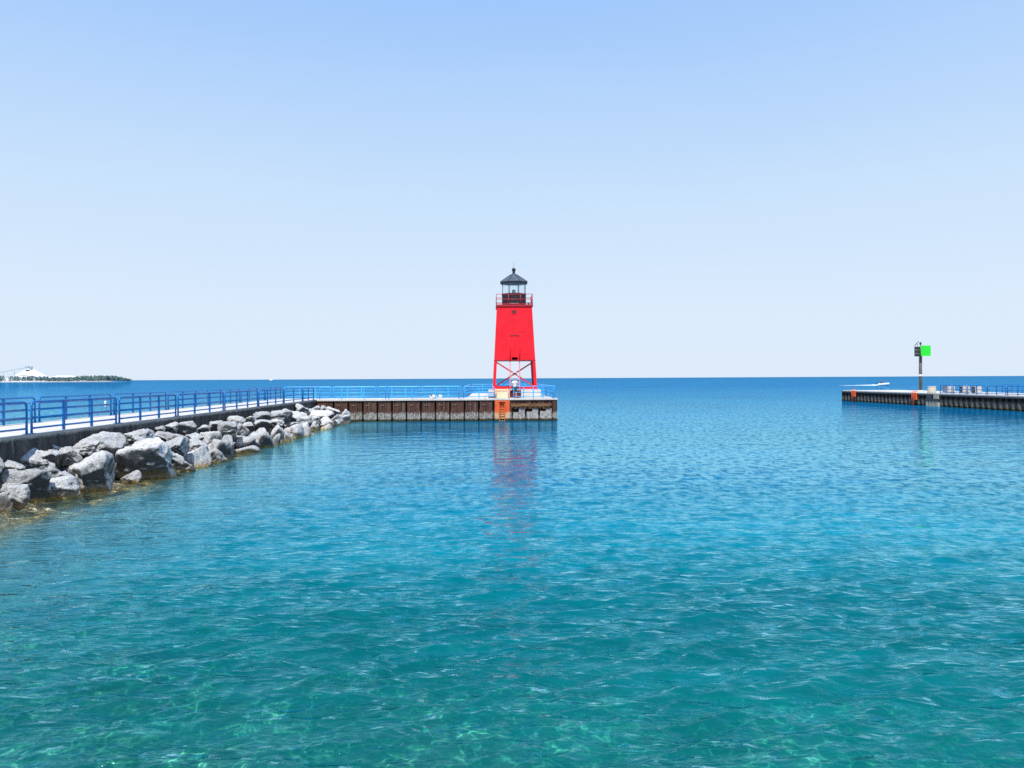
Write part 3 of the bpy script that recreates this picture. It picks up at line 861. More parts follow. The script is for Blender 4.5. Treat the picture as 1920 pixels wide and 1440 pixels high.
# white bundle on the arm deck
wb = MB()
def blob(mb, c, rx, ry, rz_, seed, n=14):
    bm = bmesh.new(); bmesh.ops.create_icosphere(bm, subdivisions=4, radius=1.0)
    vs = []
    for v in bm.verts:
        k = 1 + 0.35*noise.noise(v.co*1.6 + Vector((seed,0,0))) + 0.15*noise.noise(v.co*4 + Vector((seed,3,0)))
        vs.append((c[0]+v.co.x*rx*k, c[1]+v.co.y*ry*k, c[2]+max(v.co.z,-0.6)*rz_*k))
    fs = [tuple(v.index for v in f.verts) for f in bm.faces]
    bm.free(); mb.add(vs, fs, True)
bun = empty('towel_bundle', P(9.35, 1.6, DECK), TH, 'crumpled white towel bundle with dark red cloth lying on the arm deck', 'towel')
blob(wb, (0,0,0.12), 0.32, 0.22, 0.18, 1); wb.build('towel', M['shirt'], bun)
wc = MB(); blob(wc, (-0.08,-0.08,0.25), 0.12, 0.10, 0.08, 5); wc.build('dark_cloth', M['cloth_dark'], bun)
bag = MB(); blob(bag, (0,0,0.13), 0.17, 0.13, 0.18, 9)
bag_o = empty('beach_bag', P(9.95, 1.6, DECK), TH, 'small white bag on the arm deck right of the towel bundle', 'bag')
bag.build('bag_body', M['shirt'], bag_o)
MB().tube([(-0.1,0,0.22),(-0.06,0,0.34),(0.06,0,0.34),(0.1,0,0.22)], 0.014, 6).build('bag_handle', M['grey'], bag_o)

# ------------------------------------------------------------------ boulders
def rock_mesh(name, seed, sub=4):
    rr = random.Random(seed)
    bm = bmesh.new()
    bmesh.ops.create_icosphere(bm, subdivisions=sub, radius=1.0)
    planes = []
    for k in range(rr.randint(7, 10)):
        n = Vector((rr.gauss(0,1), rr.gauss(0,1), rr.gauss(0,1))).normalized()
        planes.append((n, rr.uniform(0.50, 0.88)))
    planes.append((Vector((rr.uniform(-0.6,0.6), rr.uniform(-0.5,0.3), 1)).normalized(), rr.uniform(0.50, 0.75)))
    if rr.random() < 0.7:
        planes.append((Vector((rr.uniform(-0.2,0.9), -0.8, rr.uniform(-0.75,-0.3))).normalized(), rr.uniform(0.30, 0.50)))
    so = Vector((rr.uniform(0,50), rr.uniform(0,50), rr.uniform(0,50)))
    for v in bm.verts:
        dct = v.co.normalized()
        r = 1.15
        for n, h in planes:
            c = dct.dot(n)
            if c > 0.05: r = min(r, h/c)
        q = dct*r
        r += 0.10*noise.noise(q*1.7 + so) + 0.07*noise.noise(q*3.9 + so) - 0.06*abs(noise.noise(q*3.1 - so)) + 0.035*noise.noise(q*9 + so) + 0.016*noise.noise(q*19 + so)
        # ledges
        r -= 0.03*abs(noise.noise(Vector((q.x*1.2, q.y*1.2, q.z*5.5)) + so))
        v.co = dct*r
    lo = Vector((min(v.co[i] for v in bm.verts) for i in range(3)))
    hi = Vector((max(v.co[i] for v in bm.verts) for i in range(3)))
    for v in bm.verts:
        v.co = Vector(((v.co[i]-lo[i])/(hi[i]-lo[i])*2-1 for i in range(3)))
    me = bpy.data.meshes.new(name)
    bm.to_mesh(me); bm.free()
    me.polygons.foreach_set('use_smooth', [True]*len(me.polygons))
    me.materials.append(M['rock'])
    return me

# photo-surveyed boulders: x0, x1, top, bottom, distance, (optional own label)
ROCKS = [
 (19,107,841,898,23.6,'huge pale boulder with a rounded crest, tallest at the left under the railing'),
 (-14,82,877,948,21.9,'big streaked boulder sloping to the water at the left picture edge'),
 (-28,21,922,964,20.6,'boulder cut off at left picture edge, nearest to the camera at the waterline'),
 (69,140,892,942,22.7,'wedge-shaped pale boulder with a flat sloping face and amber wet foot'),
 (115,207,850,924,24.2,'large dark-faced boulder with overhanging ledge right of the wedge-shaped one'),
 (110,150,837,873,24.3,'small knobbly boulder sitting on top of the large dark-faced boulder'),
 (60,98,828,862,25.0,'squarish boulder against the wall above the huge pale crest'),
 (88,123,831,875,25.2,'dark upright boulder wedged behind the small knobbly one'),
 (136,184,819,853,26.0,'pointed boulder against the wall left of the flat-topped slab'),
 (163,227,809,852,27.0,'flat-topped slab boulder with a black shaded end, close under the wall'),
 (-8,48,845,872,24.3,'low boulder against the wall at the left picture edge'),
 (-24,21,861,892,22.9,'dark boulder at left picture edge between the low one and the big streaked one'),
 (194,311,825,896,27.0,'biggest rounded boulder with a deep black undercut above amber shallows'),
 (224,284,806,840,28.6,'broad pale boulder directly behind the biggest rounded one'),
 (269,287,804,822,31.0), (289,312,798,814,32.5), (310,330,791,810,33.5), (328,367,789,814,34.0),
 (284,348,808,838,31.0), (305,349,818,856,30.0), (306,341,844,875,29.0),
 (307,361,861,890,29.3,'low tan boulder at the waterline right of the biggest rounded one'),
 (343,387,820,852,31.5), (336,390,837,868,31.0), (384,435,821,854,33.5),
 (379,421,841,862,32.5,'pale tan boulder at the waterline between two darker grey ones'),
 (369,392,795,818,36.0), (390,415,789,806,37.0), (373,414,808,836,34.5), (404,443,790,822,36.5),
 (341,376,811,830,33.5), (411,439,815,841,34.5), (415,438,839,853,34.0),
 (426,462,779,796,41.0), (460,480,780,795,43.5), (474,506,771,793,45.0), (504,546,768,791,48.0),
 (538,585,772,798,51.0), (549,581,758,778,56.0), (579,602,760,774,60.0), (600,613,760,772,61.6),
 (611,638,761,778,61.0), (639,656,767,790,61.6), (571,626,770,792,57.5), (596,626,781,802,56.5),
 (616,645,775,792,59.5), (583,596,789,806,53.5), (596,621,795,806,54.5), (624,637,786,798,58.5),
 (641,656,785,796,61.0), (417,442,790,819,39.0), (441,465,792,819,40.0), (461,512,801,833,39.5),
 (435,481,817,841,37.5), (435,485,835,847,36.7,'flat cream slab just above the water below the fifth railing panel'),
 (475,511,786,807,43.0), (504,531,785,800,46.0), (505,533,796,828,42.0), (510,525,812,828,41.0),
 (531,546,810,823,43.5), (529,568,793,818,46.0), (537,561,790,802,48.5), (555,585,790,811,49.5),
 (556,579,805,820,47.5), (444,477,790,806,42.0), (404,438,819,849,36.0), (526,546,766,777,50.5),
 (584,601,779,795,56.0), (-60,-10,838,880,22.6), (-70,-25,880,950,20.6), (640,657,776,790,60.5),
]
panel_px = [(-200,59,'first'),(59,225,'second'),(225,340,'third'),(340,425,'fourth'),(425,491,'fifth'),(491,537,'sixth'),(537,573,'seventh'),(573,600,'last short'),(600,800,'corner arm')]
rec = []
for i, rk in enumerate(ROCKS):
    x0, x1, yt, yb, Y = rk[:5]
    cxp = (x0+x1)/2
    pt = at(cxp, yt, Y); pb = at(cxp, yb, Y)
    wid = (x1-x0)*Y/FPX
    hgt = pt.z - pb.z
    a, b = pier_ab(pt.x, pt.y)
    pan = next(n for (l, r_, n) in panel_px if l <= cxp < r_)
    row = 'at the waterline' if pb.z < 0.22 else ('against the pier wall' if a < 1.15 else 'in mid bank')
    rec.append(dict(i=i, cx=cxp, pt=pt, pb=pb, w=wid, h=hgt, Y=Y, a=a, pan=pan, row=row, lab=rk[5] if len(rk) > 5 else None))
FILL = [(rk_, rb_, 'mid') for rk_, rb_ in enumerate(np.linspace(-43.5, -1.5, 30))] + [(100+rk_, rb_, 'top') for rk_, rb_ in enumerate(np.linspace(-44.0, -2.0, 34))]
for k, b0_, tier in FILL:
    rf = random.Random(400+k)
    b_ = b0_ + rf.uniform(-0.5, 0.5)
    if tier == 'mid':
        a_ = rf.uniform(0.9, 2.0); sz = rf.uniform(0.35, 0.75)
        ztop = max(0.95 - 0.42*a_, 0.0) + rf.uniform(0.1, 0.35)
    else:
        a_ = rf.uniform(0.25, 0.55); sz = rf.uniform(0.5, 1.0)
        ztop = rf.uniform(1.05, 1.45)
    wp = P(a_, b_)
    x_ = 960 + FPX*wp.x/wp.y
    pan = next((n for (l, r_, n) in panel_px if l <= x_ < r_), 'last short')
    row = 'at the waterline' if a_ > 1.7 else ('against the pier wall' if a_ < 1.0 else 'in mid bank')
    rec.append(dict(i=200+k, cx=x_, pt=Vector((wp.x, wp.y, ztop)), pb=Vector((wp.x, wp.y, ztop-sz*0.8)), w=sz, h=sz*0.8, Y=wp.y, a=a_, pan=pan, row=row, lab=None))
groups = {}
for r_ in rec:
    if r_['lab'] is None: groups.setdefault((r_['row'], r_['pan']), []).append(r_)
for (row, pan), lst in groups.items():
    lst.sort(key=lambda r_: r_['cx'])
    for k, r_ in enumerate(lst):
        size = 'large' if r_['w'] > 1.15 else ('small' if r_['w'] < 0.65 else 'medium')
        where = 'beneath the arm railing' if pan == 'corner arm' else f'below the {pan} railing panel'
        if len(lst) == 1: r_['lab'] = f'{size} grey boulder {row} {where}'
        else: r_['lab'] = f'{size} grey boulder {row} {where}, {ORD[k]} from left'
GR = 'grey limestone boulders banked along the pier wall'
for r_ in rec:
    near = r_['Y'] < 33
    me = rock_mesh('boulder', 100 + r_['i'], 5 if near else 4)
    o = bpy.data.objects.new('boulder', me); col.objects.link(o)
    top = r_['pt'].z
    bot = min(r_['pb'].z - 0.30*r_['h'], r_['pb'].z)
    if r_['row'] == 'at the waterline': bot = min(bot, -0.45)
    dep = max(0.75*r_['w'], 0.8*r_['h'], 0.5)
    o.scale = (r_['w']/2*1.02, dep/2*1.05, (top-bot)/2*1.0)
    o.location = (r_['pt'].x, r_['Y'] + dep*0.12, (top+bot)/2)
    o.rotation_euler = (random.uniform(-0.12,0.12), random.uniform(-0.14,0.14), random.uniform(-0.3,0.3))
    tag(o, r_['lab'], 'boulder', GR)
# submerged stones in the shallows
SUB = [(35,92,949,966,21.0),(-5,88,962,1004,19.4),(150,305,944,968,20.6),(160,262,906,926,23.8),(222,302,894,908,26.2),(262,290,888,899,27.0),
       (110,190,935,950,21.5),(300,360,884,896,28.6),(360,430,862,874,32.0),(30,100,1018,1050,16.6),(230,420,905,918,24.6),(330,470,885,896,28.0),(420,520,845,856,36.0),(-20,60,1000,1030,17.6),(470,560,825,832,41.0)]
for k, (x0,x1,yt,yb,Y) in enumerate(SUB):
    pc = at((x0+x1)/2, (yt+yb)/2, Y)
    me = rock_mesh('submerged_boulder', 900+k, 4)
    o = bpy.data.objects.new('submerged_boulder', me); col.objects.link(o)
    wd = (x1-x0)*Y/FPX
    dpt = CAM_Z*FPX/(yt-711) - CAM_Z*FPX/(yb-711)
    topz = -0.06 - 0.03*(k % 4) - (0.35 if k in (2,9,10,11) else 0)
    if k == 5: topz = 0.10
    o.scale = (wd/2*1.25, max(dpt/2, 0.45)*1.2, 0.35)
    yy = CAM_Z*FPX/((yt+yb)/2-711)
    o.location = ((((x0+x1)/2)-960)/FPX*yy, yy, topz-0.35)
    o.rotation_euler = (0,0,random.uniform(-0.2,0.2))
    lab = {0:'yellowish boulder just under the surface below the big streaked boulder',1:'large yellow submerged stone at the left picture edge nearest the camera',
           2:'long pale stone lying deeper under water, out from the bank',3:'amber submerged slab in front of the large dark-faced boulder',
           4:'amber stone under water at the undercut of the biggest rounded boulder',5:'small amber stone breaking the surface below the biggest rounded boulder'}.get(k) or f'drowned stone under the water beside the bank, {ORD[k-6]} of these from the left'
    o['cx'] = (x0+x1)/2
    tag(o, lab, 'submerged stone', 'stones lying under water along the bank')
ss = sorted([o for o in col.objects if o.name.startswith('submerged_boulder') and 'drowned' in o['label']], key=lambda o: o['cx'])
for k, o in enumerate(ss): o['label'] = f'drowned stone under water off the boulder bank, {ORD[k]} of these from the left'
for o in col.objects:
    if 'cx' in o.keys(): del o['cx']

# rubble bank and lake bed (one sheet: bank under the boulders running down to the bed)
def bed_depth(x, y):
    a = (x-PO.x)*PU.x + (y-PO.y)*PU.y
    d_sh = np.clip(0.45 + (a-1.9)*0.30, 0.30, 6.0)
    d_sh = np.where(a > 7.0, 1.98 + (a-7.0)*0.22, d_sh)
    d_near = 0.85 + 0.12*np.clip(y-4.0, 0, None) + 0.06*np.clip(x+2, 0, None)
    d = np.minimum(d_sh, d_near + np.where(y > 14, (y-14)*0.25, 0))
    return np.clip(d, 0.12, 7.0)

def grid_obj(name, X, Y, Z, mat, attrs=None):
    ny, nx_ = X.shape
    co = np.stack([X, Y, Z], -1).reshape(-1, 3).astype(np.float32)
    idx = np.arange(ny*nx_).reshape(ny, nx_)
    q = np.stack([idx[:-1,:-1], idx[:-1,1:], idx[1:,1:], idx[1:,:-1]], -1).reshape(-1, 4)
    me = bpy.data.meshes.new(name)
    me.vertices.add(len(co)); me.vertices.foreach_set('co', co.ravel())
    me.loops.add(q.size); me.loops.foreach_set('vertex_index', q.ravel().astype(np.int32))
    me.polygons.add(len(q)); me.polygons.foreach_set('loop_start', (np.arange(len(q))*4).astype(np.int32))
    me.update(calc_edges=True)
    me.polygons.foreach_set('use_smooth', np.ones(len(q), bool))
    for nm, (tp, arr) in (attrs or {}).items():
        at_ = me.attributes.new(nm, tp, 'POINT')
        at_.data.foreach_set('value' if tp == 'FLOAT' else 'color', arr.astype(np.float32).ravel())
    me.materials.append(mat)
    o = bpy.data.objects.new(name, me); col.objects.link(o)
    return o

def snoise(x, y, seed, n=26, lmin=0.5, lmax=4.0):
    r2 = np.random.default_rng(seed); out = np.zeros_like(x)
    for _ in range(n):
        L = np.exp(r2.uniform(np.log(lmin), np.log(lmax))); th = r2.uniform(0, 2*np.pi)
        k = 2*np.pi/L
        out += np.sin(k*(x*np.cos(th)+y*np.sin(th)) + r2.uniform(0,6.28)) * L
    return out / (n**0.5 * (lmin+lmax)/2)

ys = np.concatenate([np.linspace(-12, 24, 180), np.linspace(24.4, 110, 160)])
xs_ = np.concatenate([np.linspace(-20, 20, 200), np.linspace(20.8, 75, 60)])
X, Y = np.meshgrid(xs_, ys)
Zb = -bed_depth(X, Y) + 0.10*snoise(X, Y, 3) * np.clip(bed_depth(X, Y), 0.2, 1)
bed = grid_obj('lake_bed', X, Y, Zb, M['bed']); tag(bed, kind='structure')
# bank
bs = np.linspace(-60, 0.0, 240); as_ = np.linspace(0.02, 3.2, 24)
A, B = np.meshgrid(as_, bs)
Xk = PO.x + PU.x*A + PV.x*B; Yk = PO.y + PU.y*A + PV.y*B
Zk = np.clip(0.55 - 0.55*A, -0.9, 2) + 0.07*snoise(Xk, Yk, 8, 20, 0.4, 1.6)
bank = grid_obj('bank', Xk, Yk, Zk, M['bank']); tag(bank, kind='structure')

# ------------------------------------------------------------------ water
def wave_field(x, y, dist):
    r2 = np.random.default_rng(11)
    h = np.zeros_like(x); dx = np.zeros_like(x); dy = np.zeros_like(x)
    nW = 130
    for i in range(nW):
        L = np.exp(r2.uniform(np.log(0.16), np.log(4.5)))
        th = np.pi/2 + R(20) + r2.normal(0, 0.42)
        amp = (0.0030 + 0.0064*np.clip((32-dist)/22, 0, 1)) * L / (1 + (L/0.60)**2)**0.75
        if L > 1.1: amp = amp * (1 + 0.4*np.clip((dist-14)/40, 0, 1)*min((L-1.1)/1.0, 1))
        k = 2*np.pi/L
        ph = r2.uniform(0, 6.28)
        # waves finer than the local mesh are faded out
        fade = np.clip((L/(0.0042*np.maximum(dist,4)) - 3.0)/3.0, 0, 1)
        arg = k*(x*np.cos(th) + y*np.sin(th)) + ph
        h += amp*fade*np.sin(arg)
        q = 0.7*amp*fade*np.cos(arg)
        dx += q*np.cos(th); dy += q*np.sin(th)
    return h, dx, dy

def steps(y0, y1, f):
    out = [y0]
    while out[-1] < y1: out.append(out[-1] + f(out[-1]))
    return out
rows = steps(-14, 3.5, lambda y: 0.5) + steps(3.9, 135, lambda y: max(0.030, 0.0042*y)) + steps(136, 2200, lambda y: 0.010*y) + steps(2300, 60000, lambda y: 0.12*y)
rows = np.array(rows)
cols = np.linspace(-1, 1, 1000)
S, Yw = np.meshgrid(cols, rows)
Wd = 0.80*np.maximum(Yw, 0) + 6.0
Xw = S*Wd
dist = np.hypot(Xw, Yw)
H, DX, DY = wave_field(Xw, Yw, dist)
a_w = (Xw-PO.x)*PU.x + (Yw-PO.y)*PU.y
b_w = (Xw-PO.x)*PV.x + (Yw-PO.y)*PV.y
shel = np.clip((a_w-1.0)/9.0, 0.35, 1.0)
H *= shel; DX *= shel; DY *= shel
dep = bed_depth(Xw, Yw)
clar = np.exp(-0.30*dep) * np.clip(1.25 - Yw/70, 0.0, 1) * 0.95
fad = np.clip(2.3 - Yw/9, 0.0, 1)          # the channel drops off beyond the near shelf
clar *= np.maximum(fad, np.clip(1.5 - (a_w-1.5)/9.0, 0, 1))
clar = np.where((a_w < 0) | (b_w > -0.2), 0, clar)
clar = np.clip(clar, 0, 0.95)
absb = np.array([0.50, 0.09, 0.12])
tint = np.exp(-absb[None,None,:]*dep[...,None]*1.3)
eg_ = (np.clip(1.0 - (a_w-2.6)/3.0, 0, 1)*(a_w > 0)*(b_w < 0))[...,None]
tint = tint*(1-0.7*eg_) + 0.7*eg_
tint = np.concatenate([tint, np.ones_like(dep)[...,None]], -1)
def lerp(a, b, t): return a + (b-a)*t[...,None]
t1 = np.clip((Yw-6)/22, 0, 1); t2 = np.clip((np.log(np.maximum(Yw,1))-np.log(30))/(np.log(260)-np.log(30)), 0, 1); t3 = np.clip((np.log(np.maximum(Yw,1))-np.log(260))/2.2, 0, 1)
c_near = np.array([0.0, 0.222, 0.226]); c_mid = np.array([0.0, 0.118, 0.232]); c_far = np.array([0.0, 0.090, 0.248]); c_hor = np.array([0.0, 0.085, 0.23])
bodyc = lerp(lerp(lerp(c_near[None,None], c_mid, t1), c_far, t2), c_hor, t3)
shore_t = np.clip(1.25 - (a_w-1.0)/6.0, 0, 1)*(b_w < 0)*(a_w > 0)
bodyc = lerp(bodyc, np.array([0.10, 0.29, 0.34]), shore_t*0.85)
vary = 1 + 0.10*snoise(Xw/14, Yw/22, 21, 18, 0.5, 3)
bodyc = bodyc*vary[...,None]
bodyc = np.concatenate([bodyc, np.ones_like(dep)[...,None]], -1)
opn = np.clip((np.log(np.maximum(Yw,1))-np.log(35))/(np.log(300)-np.log(35)), 0, 1)
inside = (a_w > 0)*(b_w < 0)
calm = np.clip(1.4 - (a_w-3.0)/8.0, 0, 1)*inside
edge = np.clip(1.0 - (a_w-2.6)/1.6, 0, 1)*inside
clar = clar*(1 - 0.45*np.clip((Yw-11)/5, 0, 1)*np.clip((a_w-3.0)/1.0, 0, 1))
clar = np.maximum(clar, edge*0.95)
lake = grid_obj('lake', Xw+DX, Yw+DY, H, M['water'], {'clarity':('FLOAT',clar), 'tint':('FLOAT_COLOR',tint), 'body':('FLOAT_COLOR',bodyc), 'open':('FLOAT',opn), 'calm':('FLOAT',calm), 'edge':('FLOAT',edge)})
tag(lake, kind='structure')

# ------------------------------------------------------------------ right pier
RQ = Vector((49.7, 75.0, 0)); RT = math.atan2(2.0, 37.0)
RU = Vector((math.cos(RT), math.sin(RT), 0)); RV = Vector((-math.sin(RT), math.cos(RT), 0))
RD = 1.53
def Q(a, b, z=0.0):
    q_ = RQ + RU*a + RV*b
    return Vector((q_.x, q_.y, z))
rp = empty('pier', RQ, RT, 'low pier at the right with dark corrugated sheet piling and green beacon', 'pier')
d = MB()
for k in range(16):
    b0 = -40 + k*4.8
    d.box(-0.05, 8.3, b0+0.012, min(b0+4.8,36.8)-0.012, RD-0.14, RD)
d.build('deck', M['deck'], rp, bevel=0.012)
c = MB(); c.box(0.55, 8.2, -40, 36.6, -2.5, RD-0.15); c.build('core', M['wall'], rp)
s = MB()
vs, fs = [], []
per = 0.90
n = int(77/per)
rprof = [(0,0.0),(0.28,0.0),(0.34,0.24),(0.80,0.24)]
for k in range(n):
    for (x, y) in rprof:
        b = 36.85 - k*per - x
        vs += [(y, b, -2.5), (y, b, RD-0.14)]
m_ = len(vs)//2
for i in range(m_-1): fs.append((2*i, 2*i+2, 2*i+3, 2*i+1))
s.add(vs, fs)
for k in range(9):
    s.box(k*0.92, k*0.92+0.5, 36.6, 36.9, -2.5, RD-0.14); s.box(k*0.92+0.5, min(k*0.92+0.92,8.2), 36.4, 36.7, -2.5, RD-0.14)
s.build('sheet_piling', M['pile_far'], rp)
MB().box(-0.10, 0.02, -40, 36.9, RD-0.30, RD-0.145).build('waler', M['darkgrey'], rp)
# timber and concrete block set in the face
bk = MB()
for k in range(4): bk.box(-0.22, 0.3, 13.6+k*0.62, 13.6+k*0.62+0.45, -1.5, 0.62)
bk.build('concrete_pile', M['cream_concrete'], rp)['label'] = 'pale concrete pile stubs under a dark timber block'
MB().box(-0.26, 0.4, 13.5, 16.0, 0.66, 0.86).build('fender_beam', M['darkgrey'], rp)
MB().box(-0.18, 0.4, 13.6, 14.5, 0.88, RD-0.15).build('concrete_block', M['cream_concrete'], rp)
MB().box(-0.18, 0.4, 14.9, 15.9, 0.88, RD-0.15).build('concrete_block', M['darkgrey'], rp)
# ladders
for b, lab in ((33.2, 'orange ladder near the far end of the right pier'), (18.4, 'orange ladder in the right pier face below the beacon')):
    lo = empty('safety_ladder', Q(-0.16, b, RD), RT, lab, 'ladder', 'orange ladders on the right pier')
    MB().box(-0.06, 0.10, -0.50, 0.50, -0.85, -0.02).build('plate', M['orange'], lo)
    for sy in (-0.22, 0.22):
        MB().tube([(-0.15,sy,-1.5),(-0.15,sy,0.02),(0.0,sy,0.14),(0.25,sy,0.15)], 0.035, 8).build('stringer', M['orange'], lo)
    for k in range(6):
        MB().tube([(-0.15,-0.22,-0.2-0.24*k),(-0.15,0.22,-0.2-0.24*k)], 0.025, 6).build('rung', M['orange'], lo)
# railings
G6 = 'blue railing panels on the channel side of the right pier'
rb = [13.9, 11.5, 9.0, 5.75, 2.75, -0.4, -3.5]
for i in range(len(rb)-1):
    railing(Q(0.2, rb[i]-0.12, RD), Q(0.2, rb[i+1]+0.12, RD), f'blue railing panel on the right pier, {ORD[i]} along from the bollard', G6,
            n_mid=1, heights=(0.50,0.13), h=0.92, thin_first=False, r=0.04)
G7 = 'blue railing panels on the lake side of the right pier'
for i in range(4):
    b = 14.4 - i*3.6
    railing(Q(8.0, b, RD), Q(8.0, b-3.3, RD), f'blue railing panel on the back edge of the right pier, {ORD[i]} from the left', G7,
            n_mid=1, heights=(0.50,0.13), h=0.92, thin_first=False, r=0.04)
# bollards
def bollard(pt, r, h, label):
    o = empty('bollard', pt, 0, label, 'bollard', 'concrete bollards on the right pier')
    MB().lathe([(r*1.05,0.002),(r,h*0.1),(r*0.92,h-0.08)], 20).build('drum', M['cream_concrete'], o)
    MB().lathe([(r*0.96,h-0.078),(r*0.98,h-0.04),(r*0.9,h)], 20).build('cap', M['deck'], o)
bollard(Q(0.75, 16.3, RD), 0.47, 0.76, 'squat cream concrete bollard in the open left of the right pier railing')
bollard(Q(1.9, 14.4, RD), 0.40, 0.78, 'cream bollard behind the first panel of the right pier railing')
bollard(Q(2.1, 12.0, RD), 0.38, 0.85, 'cream bollard behind the second panel of the right pier railing')
bollard(Q(2.3, 10.2, RD), 0.33, 0.80, 'cream bollard behind the third panel of the right pier railing')
for (a, b, lab) in ((2.4, 16.3, 'grey box bin behind the first panel of the right pier railing'), (2.3, 12.9, 'dark grey box bin behind the second panel of the right pier railing'), (2.3, 10.9, 'dark grey box bin behind the third panel of the right pier railing')):
    o = empty('box_bin', Q(a, b, RD), RT, lab, 'bin', 'box bins on the right pier')
    MB().box(-0.2,0.2,-0.2,0.2,0.004,0.72).build('bin_body', M['darkgrey'] if 'dark' in lab else M['grey'], o, bevel=0.02)
    MB().box(-0.23,0.23,-0.23,0.23,0.722,0.78).build('lid', M['grey'], o, bevel=0.01)
# beacon
bc_p = at(1726, 733.2, 101.0)
be = empty('beacon', (bc_p.x, bc_p.y, RD), 0, 'harbour beacon post with bright green square dayboard and solar lamp', 'beacon')
MB().lathe([(0.55,0.002),(0.55,0.10),(0.22,0.14)], 16).build('footing', M['deck'], be)
po = MB().lathe([(0.20,0.14),(0.19,4.9)], 16).build('pole', M['pole'], be)
MB().lathe([(0.215,1.95),(0.215,2.18)], 16).build('white_band', M['white'], po)
gb = empty('dayboard', (0.36,-0.62,4.62)); gb.parent = be; gb.rotation_euler = (0,0,R(8))
MB().box(-0.66,0.66,-0.02,0.02,0,1.30).build('board', M['green'], gb, bevel=0.006)
for (x0,x1,z0,z1) in ((-0.68,0.68,1.302,1.33),(-0.68,0.68,-0.03,-0.002),(-0.69,-0.662,0,1.30),(0.662,0.69,0,1.30)):
    MB().box(x0,x1,-0.025,0.03,z0,z1).build('border', M['green'], gb)
for z in (0.3, 0.95):
    MB().box(-0.40,0.20,0.022,0.06,z-0.04,z+0.04).build('bracket', M['darkgrey'], gb)
MB().bar((0.30,-0.56,4.95),(0.0,-0.1,4.85),0.06,0.06).build('bracket_arm', M['darkgrey'], be)
sb = empty('side_dayboard', (-0.46,-0.1,4.55)); sb.parent = be; sb.rotation_euler = (0,0,R(30))
MB().box(-0.62,0.62,-0.02,0.02,0.0,1.28).build('board', M['darkgrey'], sb)
for z in (0.36, 0.84):
    MB().box(-0.62,0.62,-0.055,-0.022,z-0.05,z+0.05).build('batten', M['grey'], sb)
sp = MB().bar((-0.72,0.1,5.98),(-0.30,-0.15,6.50),0.6,0.05).build('solar_panel', M['solar'], be)
MB().tube([(0.0,0,4.9),(0.0,0,6.1)], 0.06, 8).build('mast', M['grey'], be)
MB().lathe([(0.10,0),(0.13,0.05),(0.12,0.25),(0.05,0.32)], 12, (0.0,0,6.1)).build('lantern', M['darkgrey'], be)
MB().tube([(-0.35,0.0,5.9),(-0.4,0.02,6.15)], 0.03, 6).build('panel_stay', M['grey'], be)

# ------------------------------------------------------------------ boats, buoy
def hull(mb, L, Wd_, Hh, n=14, bow_rise=0.35):
    vs, fs = [], []
    for i in range(n+1):
        t = i/n
        x = -L/2 + L*t
        wv = Wd_/2*(1 - max(0,(t-0.45)/0.55)**2.2)
        zt = Hh + bow_rise*t**2
        zb = -0.15 + 0.5*Hh*max(0,(t-0.7)/0.3)**2
        vs += [(x,-wv,zt),(x,-wv*0.8,zb+0.1),(x,0,zb-0.1),(x,wv*0.8,zb+0.1),(x,wv,zt)]
    for i in range(n):
        for k in range(4):
            a = i*5+k
            fs.append((a, a+5, a+6, a+1))
        fs.append((i*5+4, i*5+9, i*5+5, i*5))
    fs.append((0,1,2,3,4)); 
    mb.add(vs, fs, True)
bp = at(1656.5, 722.4, 306)
boat = empty('motorboat', (bp.x, bp.y, 0.05), R(2), 'small white motorboat speeding right with a driver aboard', 'boat')
boat.rotation_euler = (0, R(-3), R(2))
mb = MB(); hull(mb, 4.9, 1.9, 0.75, bow_rise=0.15); mb.build('hull', M['white'], boat)
MB().box(-0.3,0.35,-0.6,0.6,0.84,0.95).build('console', M['grey'], boat)
MB().add([(0.35,-0.6,0.9),(0.35,0.6,0.9),(0.05,0.55,1.35),(0.05,-0.55,1.35)], [(0,1,2,3)]).build('windscreen', M['glass'], boat)
MB().box(-1.2,-0.7,-0.5,0.5,0.84,1.10).build('seat', M['shorts'], boat, bevel=0.04)
MB().box(-2.75,-2.35,-0.2,0.2,0.2,1.15).build('outboard_motor', M['darkgrey'], boat, bevel=0.05)
dp = empty('person', (bp.x-0.9, bp.y, 0.35), R(2), 'person in dark clothes seated driving the white motorboat', 'person')
V = [(0,0,0.82),(0.02,0,1.05),(0.04,0,1.28),(0.05,0,1.40),(0.06,0,1.50),(0.07,0,1.58),
     (0.40,0.12,0.82),(0.45,0.12,0.45),(0.40,-0.12,0.82),(0.45,-0.12,0.45),(0.05,0.2,1.26),(0.22,0.24,1.08),(0.48,0.18,1.12),(0.05,-0.2,1.26),(0.22,-0.24,1.08),(0.48,-0.18,1.12)]
E = [(0,1),(1,2),(2,3),(3,4),(4,5),(0,6),(6,7),(0,8),(8,9),(2,10),(10,11),(11,12),(2,13),(13,14),(14,15)]
skin_body('body', V, E, [0.16,0.14,0.16,0.06,0.09,0.08,0.09,0.06,0.09,0.06,0.06,0.045,0.035,0.06,0.045,0.035], M['skin'], dp)
skin_body('jacket', [V[0],V[1],V[2],V[10],V[11],V[13],V[14]], [(0,1),(1,2),(2,3),(3,4),(2,5),(5,6)], [0.175,0.16,0.18,0.08,0.06,0.08,0.06], M['shorts'], dp)
skin_body('hair', [(0.03,0,1.62),(0.02,0,1.56)], [(0,1)], [0.088,0.09], M['shorts'], dp)
